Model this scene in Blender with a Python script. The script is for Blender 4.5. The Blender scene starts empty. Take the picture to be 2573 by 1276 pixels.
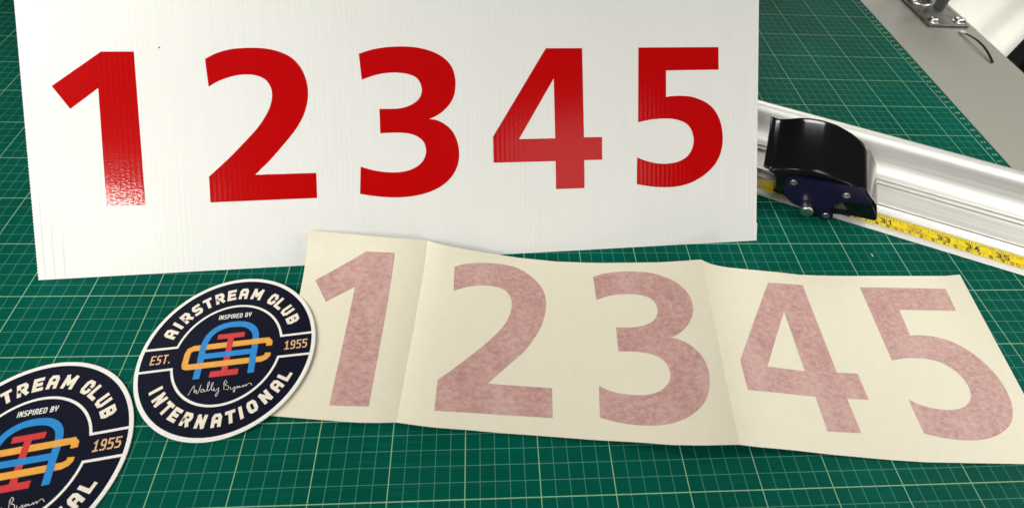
import bpy, bmesh, math, random
from mathutils import Vector, Matrix
random.seed(7)
sc = bpy.context.scene
COL = sc.collection
CM = 0.01                                   # everything below is written in centimetres

CAM_POS=[34.746,-11.905,44.1595]
CAM_ROWS=[[0.99699,-0.045594,0.062702],[0.01537,-0.676487,-0.736294],[0.075988,0.735042,-0.67375]]
BOARD_ORIGIN=[0.46515,16.4681,0.0]
BOARD_X=[0.99799,0.06335,0.0]
BOARD_Y=[-0.039,0.61442,0.78801]
BOARD_N=[0.04992,-0.78643,0.61566]
BOARD_DIGITS={"1":[[[5.948,18.235],[8.386,18.203],[8.472,5.754],[5.523,5.803],[5.551,15.361],[3.381,13.74],[2.152,15.583]]],"2":[[[13.744,17.545],[13.909,17.632],[14.072,17.72],[14.236,17.807],[14.406,17.891],[14.585,17.967],[14.775,18.038],[14.975,18.104],[15.18,18.165],[15.387,18.219],[15.59,18.264],[15.79,18.3],[15.99,18.327],[16.19,18.347],[16.39,18.362],[16.589,18.376],[16.788,18.388],[16.984,18.396],[17.182,18.401],[17.383,18.401],[17.589,18.395],[17.804,18.384],[18.026,18.369],[18.251,18.349],[18.473,18.322],[18.688,18.287],[18.896,18.245],[19.101,18.195],[19.301,18.139],[19.496,18.075],[19.683,18.003],[19.865,17.925],[20.041,17.84],[20.21,17.747],[20.372,17.644],[20.524,17.53],[20.667,17.404],[20.803,17.265],[20.93,17.117],[21.047,16.962],[21.153,16.805],[21.247,16.643],[21.33,16.474],[21.403,16.301],[21.467,16.126],[21.525,15.954],[21.574,15.784],[21.615,15.614],[21.648,15.443],[21.674,15.273],[21.692,15.103],[21.703,14.933],[21.706,14.763],[21.703,14.593],[21.692,14.423],[21.675,14.253],[21.652,14.085],[21.624,13.918],[21.588,13.751],[21.545,13.581],[21.493,13.405],[21.433,13.221],[21.366,13.031],[21.29,12.838],[21.205,12.645],[21.111,12.453],[21.008,12.265],[20.896,12.079],[20.775,11.892],[20.644,11.703],[20.502,11.507],[20.35,11.308],[20.188,11.108],[20.015,10.903],[19.831,10.689],[19.632,10.462],[19.416,10.217],[19.184,9.957],[18.941,9.689],[18.692,9.421],[18.443,9.161],[18.192,8.908],[17.936,8.659],[17.676,8.412],[17.416,8.166],[17.157,7.919],[22.07,7.891],[22.051,5.751],[13.504,5.751],[13.505,7.901],[13.848,8.207],[14.193,8.511],[14.538,8.817],[14.879,9.124],[15.214,9.435],[15.55,9.759],[15.89,10.094],[16.222,10.427],[16.532,10.744],[16.81,11.032],[17.048,11.283],[17.256,11.506],[17.441,11.712],[17.612,11.913],[17.775,12.119],[17.933,12.336],[18.079,12.554],[18.213,12.769],[18.332,12.974],[18.436,13.162],[18.52,13.331],[18.587,13.483],[18.641,13.625],[18.685,13.761],[18.725,13.897],[18.76,14.03],[18.788,14.159],[18.808,14.284],[18.821,14.407],[18.827,14.528],[18.827,14.648],[18.821,14.766],[18.808,14.882],[18.786,14.997],[18.754,15.11],[18.712,15.226],[18.661,15.343],[18.601,15.458],[18.533,15.566],[18.458,15.663],[18.374,15.75],[18.282,15.829],[18.182,15.9],[18.078,15.963],[17.971,16.019],[17.857,16.067],[17.736,16.106],[17.612,16.138],[17.491,16.165],[17.376,16.187],[17.273,16.205],[17.179,16.217],[17.087,16.224],[16.988,16.227],[16.877,16.227],[16.751,16.225],[16.616,16.221],[16.473,16.212],[16.325,16.198],[16.175,16.177],[16.02,16.15],[15.859,16.116],[15.696,16.077],[15.531,16.032],[15.367,15.983],[15.203,15.929],[15.036,15.868],[14.869,15.803],[14.708,15.735],[14.556,15.665],[14.415,15.593],[14.283,15.517],[14.156,15.439],[14.03,15.36],[13.901,15.283]]],"3":[[[25.944,17.788],[26.117,17.847],[26.287,17.907],[26.459,17.966],[26.636,18.023],[26.823,18.074],[27.023,18.122],[27.234,18.167],[27.45,18.208],[27.667,18.244],[27.882,18.274],[28.093,18.298],[28.305,18.317],[28.517,18.33],[28.728,18.34],[28.94,18.347],[29.151,18.352],[29.36,18.355],[29.569,18.354],[29.783,18.348],[30.002,18.334],[30.23,18.314],[30.467,18.288],[30.706,18.256],[30.942,18.217],[31.171,18.169],[31.394,18.113],[31.615,18.048],[31.83,17.976],[32.038,17.897],[32.235,17.811],[32.423,17.719],[32.603,17.62],[32.774,17.515],[32.935,17.401],[33.084,17.28],[33.222,17.15],[33.351,17.011],[33.467,16.865],[33.572,16.713],[33.662,16.555],[33.737,16.387],[33.797,16.21],[33.845,16.029],[33.882,15.85],[33.912,15.679],[33.932,15.519],[33.941,15.365],[33.942,15.214],[33.936,15.065],[33.925,14.914],[33.911,14.76],[33.891,14.606],[33.865,14.451],[33.831,14.299],[33.786,14.15],[33.731,14.005],[33.667,13.861],[33.594,13.72],[33.511,13.582],[33.418,13.446],[33.312,13.309],[33.192,13.173],[33.064,13.041],[32.932,12.916],[32.802,12.802],[32.669,12.7],[32.532,12.606],[32.395,12.522],[32.261,12.446],[32.137,12.38],[32.025,12.326],[31.92,12.286],[31.821,12.252],[31.722,12.22],[31.622,12.185],[31.756,12.161],[31.89,12.14],[32.025,12.117],[32.159,12.087],[32.291,12.046],[32.423,11.993],[32.553,11.932],[32.683,11.863],[32.811,11.785],[32.936,11.698],[33.06,11.601],[33.185,11.494],[33.306,11.379],[33.42,11.256],[33.522,11.129],[33.613,10.994],[33.694,10.85],[33.766,10.701],[33.83,10.549],[33.888,10.397],[33.938,10.246],[33.981,10.093],[34.016,9.937],[34.045,9.778],[34.067,9.613],[34.083,9.442],[34.095,9.264],[34.099,9.083],[34.094,8.901],[34.078,8.721],[34.051,8.542],[34.014,8.361],[33.968,8.181],[33.912,8.005],[33.846,7.836],[33.77,7.674],[33.686,7.518],[33.59,7.366],[33.483,7.217],[33.363,7.07],[33.23,6.924],[33.085,6.778],[32.928,6.636],[32.757,6.5],[32.574,6.374],[32.372,6.255],[32.152,6.143],[31.921,6.038],[31.689,5.944],[31.462,5.86],[31.241,5.79],[31.021,5.732],[30.801,5.684],[30.581,5.642],[30.362,5.606],[30.144,5.574],[29.925,5.549],[29.707,5.53],[29.49,5.517],[29.272,5.508],[29.059,5.503],[28.849,5.503],[28.638,5.507],[28.421,5.517],[28.192,5.533],[27.948,5.554],[27.693,5.581],[27.432,5.613],[27.169,5.649],[26.907,5.689],[26.647,5.734],[26.386,5.784],[26.125,5.837],[25.863,5.892],[25.603,5.944],[25.744,8.282],[25.907,8.224],[26.07,8.165],[26.233,8.106],[26.397,8.05],[26.563,7.999],[26.73,7.953],[26.899,7.91],[27.069,7.87],[27.24,7.834],[27.41,7.802],[27.58,7.772],[27.751,7.746],[27.922,7.723],[28.093,7.705],[28.264,7.692],[28.438,7.684],[28.614,7.681],[28.789,7.683],[28.96,7.69],[29.127,7.703],[29.287,7.721],[29.443,7.744],[29.596,7.772],[29.744,7.808],[29.888,7.851],[30.03,7.904],[30.17,7.965],[30.305,8.033],[30.432,8.106],[30.549,8.181],[30.656,8.259],[30.754,8.339],[30.843,8.424],[30.924,8.514],[30.996,8.609],[31.06,8.712],[31.115,8.823],[31.161,8.938],[31.199,9.05],[31.23,9.154],[31.252,9.247],[31.266,9.333],[31.273,9.416],[31.272,9.502],[31.265,9.596],[31.252,9.702],[31.233,9.818],[31.206,9.936],[31.172,10.05],[31.129,10.153],[31.075,10.244],[31.012,10.328],[30.941,10.406],[30.864,10.479],[30.783,10.549],[30.698,10.616],[30.609,10.679],[30.514,10.737],[30.413,10.79],[30.305,10.839],[30.189,10.883],[30.065,10.922],[29.936,10.956],[29.801,10.986],[29.664,11.012],[29.52,11.033],[29.371,11.049],[29.219,11.061],[29.065,11.071],[28.914,11.079],[28.763,11.085],[28.612,11.089],[28.46,11.091],[28.311,11.091],[28.165,11.09],[28.023,11.088],[27.883,11.084],[27.746,11.078],[27.609,11.072],[27.471,11.067],[27.469,13.144],[27.623,13.14],[27.776,13.135],[27.929,13.131],[28.082,13.127],[28.234,13.125],[28.386,13.122],[28.539,13.119],[28.69,13.118],[28.838,13.12],[28.981,13.128],[29.117,13.141],[29.246,13.159],[29.373,13.181],[29.499,13.209],[29.627,13.242],[29.759,13.282],[29.895,13.328],[30.029,13.38],[30.158,13.437],[30.279,13.499],[30.392,13.567],[30.5,13.641],[30.602,13.721],[30.694,13.804],[30.775,13.89],[30.845,13.981],[30.904,14.077],[30.954,14.176],[30.994,14.276],[31.026,14.375],[31.049,14.471],[31.062,14.567],[31.067,14.664],[31.063,14.762],[31.052,14.864],[31.032,14.972],[31.004,15.086],[30.968,15.2],[30.925,15.31],[30.874,15.41],[30.817,15.5],[30.753,15.583],[30.681,15.66],[30.6,15.731],[30.51,15.796],[30.409,15.855],[30.296,15.908],[30.176,15.955],[30.053,15.996],[29.929,16.033],[29.806,16.064],[29.679,16.089],[29.55,16.11],[29.421,16.127],[29.293,16.141],[29.167,16.154],[29.043,16.164],[28.918,16.171],[28.79,16.174],[28.656,16.174],[28.516,16.171],[28.371,16.166],[28.223,16.156],[28.07,16.142],[27.912,16.123],[27.751,16.097],[27.585,16.068],[27.415,16.032],[27.24,15.992],[27.062,15.945],[26.877,15.889],[26.686,15.825],[26.491,15.756],[26.296,15.687],[26.103,15.619]]],"4":[[[41.819,18.049],[45.044,18.021],[45.156,10.183],[46.797,10.155],[46.798,8.123],[45.163,8.136],[45.167,5.637],[42.578,5.641],[42.573,8.149],[37.07,8.201],[37.06,10.478]],[[42.487,15.422],[42.562,10.173],[39.345,10.205]]],"5":[[[50.144,18.014],[57.611,17.957],[57.647,15.935],[52.7,15.95],[52.709,13.583],[52.845,13.597],[52.98,13.612],[53.115,13.627],[53.252,13.639],[53.391,13.649],[53.53,13.655],[53.67,13.66],[53.812,13.662],[53.958,13.66],[54.111,13.656],[54.272,13.648],[54.439,13.639],[54.611,13.626],[54.783,13.607],[54.954,13.579],[55.124,13.543],[55.293,13.501],[55.463,13.451],[55.633,13.394],[55.803,13.329],[55.976,13.257],[56.153,13.178],[56.328,13.091],[56.498,12.996],[56.658,12.892],[56.808,12.779],[56.952,12.658],[57.088,12.529],[57.216,12.392],[57.335,12.248],[57.445,12.094],[57.547,11.93],[57.64,11.759],[57.724,11.588],[57.798,11.419],[57.861,11.256],[57.913,11.095],[57.957,10.932],[57.995,10.766],[58.029,10.594],[58.06,10.413],[58.087,10.225],[58.108,10.034],[58.122,9.842],[58.126,9.652],[58.122,9.462],[58.109,9.271],[58.089,9.08],[58.061,8.894],[58.027,8.714],[57.988,8.543],[57.943,8.378],[57.891,8.218],[57.828,8.058],[57.753,7.898],[57.666,7.734],[57.569,7.571],[57.461,7.408],[57.341,7.247],[57.208,7.09],[57.061,6.936],[56.901,6.783],[56.728,6.634],[56.546,6.491],[56.355,6.354],[56.151,6.223],[55.933,6.096],[55.708,5.977],[55.48,5.867],[55.257,5.771],[55.038,5.69],[54.818,5.622],[54.599,5.564],[54.38,5.515],[54.161,5.474],[53.944,5.441],[53.729,5.418],[53.514,5.402],[53.295,5.393],[53.069,5.389],[52.83,5.391],[52.582,5.4],[52.331,5.413],[52.088,5.431],[51.86,5.451],[51.651,5.474],[51.455,5.501],[51.267,5.531],[51.083,5.563],[50.899,5.597],[50.715,5.632],[50.535,5.669],[50.357,5.708],[50.179,5.747],[50.001,5.786],[50.025,8.228],[50.176,8.164],[50.327,8.097],[50.478,8.031],[50.628,7.968],[50.776,7.912],[50.92,7.861],[51.06,7.815],[51.2,7.774],[51.344,7.735],[51.495,7.699],[51.655,7.665],[51.822,7.633],[51.993,7.604],[52.165,7.581],[52.336,7.564],[52.506,7.554],[52.679,7.549],[52.85,7.55],[53.018,7.556],[53.18,7.568],[53.332,7.583],[53.478,7.603],[53.621,7.628],[53.762,7.662],[53.905,7.706],[54.054,7.76],[54.207,7.824],[54.358,7.896],[54.501,7.977],[54.631,8.066],[54.747,8.165],[54.854,8.273],[54.951,8.389],[55.038,8.51],[55.113,8.636],[55.177,8.767],[55.229,8.907],[55.272,9.05],[55.304,9.193],[55.327,9.331],[55.339,9.463],[55.342,9.591],[55.335,9.719],[55.319,9.846],[55.297,9.974],[55.268,10.106],[55.23,10.241],[55.185,10.375],[55.133,10.503],[55.074,10.622],[55.009,10.73],[54.938,10.832],[54.859,10.926],[54.771,11.015],[54.67,11.098],[54.555,11.176],[54.425,11.249],[54.287,11.316],[54.145,11.376],[54.004,11.43],[53.865,11.476],[53.724,11.516],[53.581,11.549],[53.434,11.577],[53.281,11.6],[53.122,11.619],[52.959,11.632],[52.791,11.64],[52.619,11.644],[52.442,11.646],[52.254,11.644],[52.056,11.638],[51.857,11.629],[51.664,11.617],[51.487,11.603],[51.327,11.586],[51.181,11.565],[51.042,11.542],[50.908,11.519],[50.773,11.496],[50.639,11.472],[50.508,11.449],[50.379,11.424],[50.25,11.4],[50.121,11.376]]]}
SHEET_TOP=[[21.584,19.408,2.682],[22.287,19.376,2.628],[22.992,19.341,2.579],[23.701,19.303,2.533],[24.413,19.261,2.492],[25.126,19.215,2.453],[25.84,19.163,2.416],[26.556,19.11,2.381],[27.273,19.058,2.345],[27.99,19.011,2.302],[28.708,18.978,2.25],[29.426,18.973,2.176],[30.142,19.005,2.052],[30.852,19.088,1.838],[31.557,19.254,1.482],[32.319,18.938,1.566],[33.08,18.746,1.517],[33.853,18.641,1.403],[34.632,18.578,1.242],[35.421,18.541,1.059],[36.215,18.511,0.863],[37.021,18.491,0.671],[37.835,18.473,0.484],[38.654,18.451,0.302],[39.466,18.351,0.24],[40.281,18.242,0.253],[41.093,18.13,0.269],[41.905,18.017,0.288],[42.715,17.901,0.311],[43.526,17.837,0.339],[44.336,17.779,0.373],[45.145,17.716,0.414],[45.951,17.647,0.464],[46.75,17.595,0.525],[47.544,17.551,0.598],[48.331,17.496,0.688],[49.11,17.429,0.796],[49.873,17.347,0.928],[50.622,17.246,1.087],[51.355,17.122,1.281],[52.058,17.006,1.517],[52.732,16.866,1.802],[53.371,16.684,2.149],[53.959,16.458,2.569],[54.491,16.169,3.08],[55.503,16.298,2.312],[56.509,16.439,1.747],[57.481,16.56,1.332],[58.419,16.672,1.027],[59.323,16.729,0.803],[60.199,16.747,0.638],[61.055,16.734,0.517],[61.895,16.701,0.427],[62.723,16.651,0.362],[63.541,16.571,0.314],[64.351,16.483,0.278],[65.162,16.457,0.252],[65.97,16.427,0.233],[66.774,16.417,0.219],[67.577,16.407,0.209],[68.379,16.395,0.201],[69.18,16.387,0.196],[69.978,16.388,0.191],[70.777,16.388,0.188],[71.577,16.388,0.186],[72.374,16.384,0.185],[73.169,16.379,0.183],[73.967,16.374,0.182],[74.766,16.368,0.182],[75.549,16.354,0.197],[76.301,16.322,0.242],[77.023,16.27,0.318],[77.714,16.199,0.425],[78.365,16.17,0.562],[78.982,16.13,0.73]]
SHEET_BOTTOM=[[21.365,5.425,0.236],[21.998,5.354,0.256],[22.632,5.282,0.28],[23.266,5.209,0.308],[23.901,5.135,0.34],[24.535,5.059,0.375],[25.169,4.982,0.413],[25.802,4.908,0.453],[26.434,4.834,0.49],[27.064,4.763,0.522],[27.691,4.707,0.539],[28.315,4.687,0.531],[28.935,4.684,0.481],[29.547,4.73,0.363],[30.154,4.816,0.148],[30.976,4.594,0.409],[31.778,4.429,0.524],[32.573,4.305,0.554],[33.368,4.222,0.539],[34.165,4.163,0.503],[34.965,4.108,0.459],[35.764,4.036,0.416],[36.564,3.962,0.378],[37.365,3.886,0.346],[38.168,3.822,0.322],[38.972,3.757,0.306],[39.775,3.688,0.297],[40.578,3.614,0.296],[41.379,3.536,0.302],[42.178,3.455,0.314],[42.976,3.371,0.335],[43.772,3.285,0.363],[44.565,3.206,0.4],[45.355,3.132,0.448],[46.14,3.053,0.506],[46.921,2.97,0.579],[47.691,2.866,0.668],[48.452,2.751,0.777],[49.201,2.63,0.908],[49.938,2.546,1.068],[50.657,2.451,1.262],[51.354,2.352,1.497],[52.022,2.256,1.781],[52.653,2.136,2.124],[53.242,1.989,2.54],[54.257,2.093,1.904],[55.215,2.154,1.437],[56.13,2.187,1.094],[57.01,2.189,0.841],[57.863,2.167,0.655],[58.695,2.11,0.519],[59.51,2.041,0.418],[60.312,1.964,0.345],[61.107,1.89,0.291],[61.895,1.817,0.251],[62.679,1.74,0.221],[63.458,1.666,0.2],[64.235,1.59,0.184],[65.009,1.513,0.172],[65.783,1.452,0.164],[66.556,1.39,0.157],[67.328,1.327,0.153],[68.099,1.293,0.149],[68.871,1.262,0.147],[69.643,1.231,0.145],[70.417,1.2,0.144],[71.187,1.168,0.143],[71.957,1.136,0.142],[72.727,1.103,0.141],[73.499,1.071,0.141],[74.272,1.038,0.141],[75.043,1.007,0.141],[75.813,0.977,0.14],[76.584,0.946,0.14],[77.357,0.916,0.14]]
SHEET_LIFT=[2.394,2.315,2.237,2.157,2.077,1.994,1.908,1.823,1.737,1.651,1.573,1.504,1.439,1.372,1.294,1.068,0.873,0.709,0.555,0.407,0.259,0.117,0.0,0.0,0.0,0.0,0.0,0.0,0.0,0.0,0.0,0.0,0.0,0.0,0.0,0.0,0.0,0.0,0.0,0.0,0.0,0.0,0.0,0.0,0.0,0.0,0.0,0.0,0.0,0.0,0.0,0.0,0.0,0.0,0.0,0.0,0.0,0.0,0.0,0.0,0.0,0.0,0.0,0.0,0.0,0.0,0.0,0.0,0.0,0.0,0.0,0.0,0.0,0.0,0.0]
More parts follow.
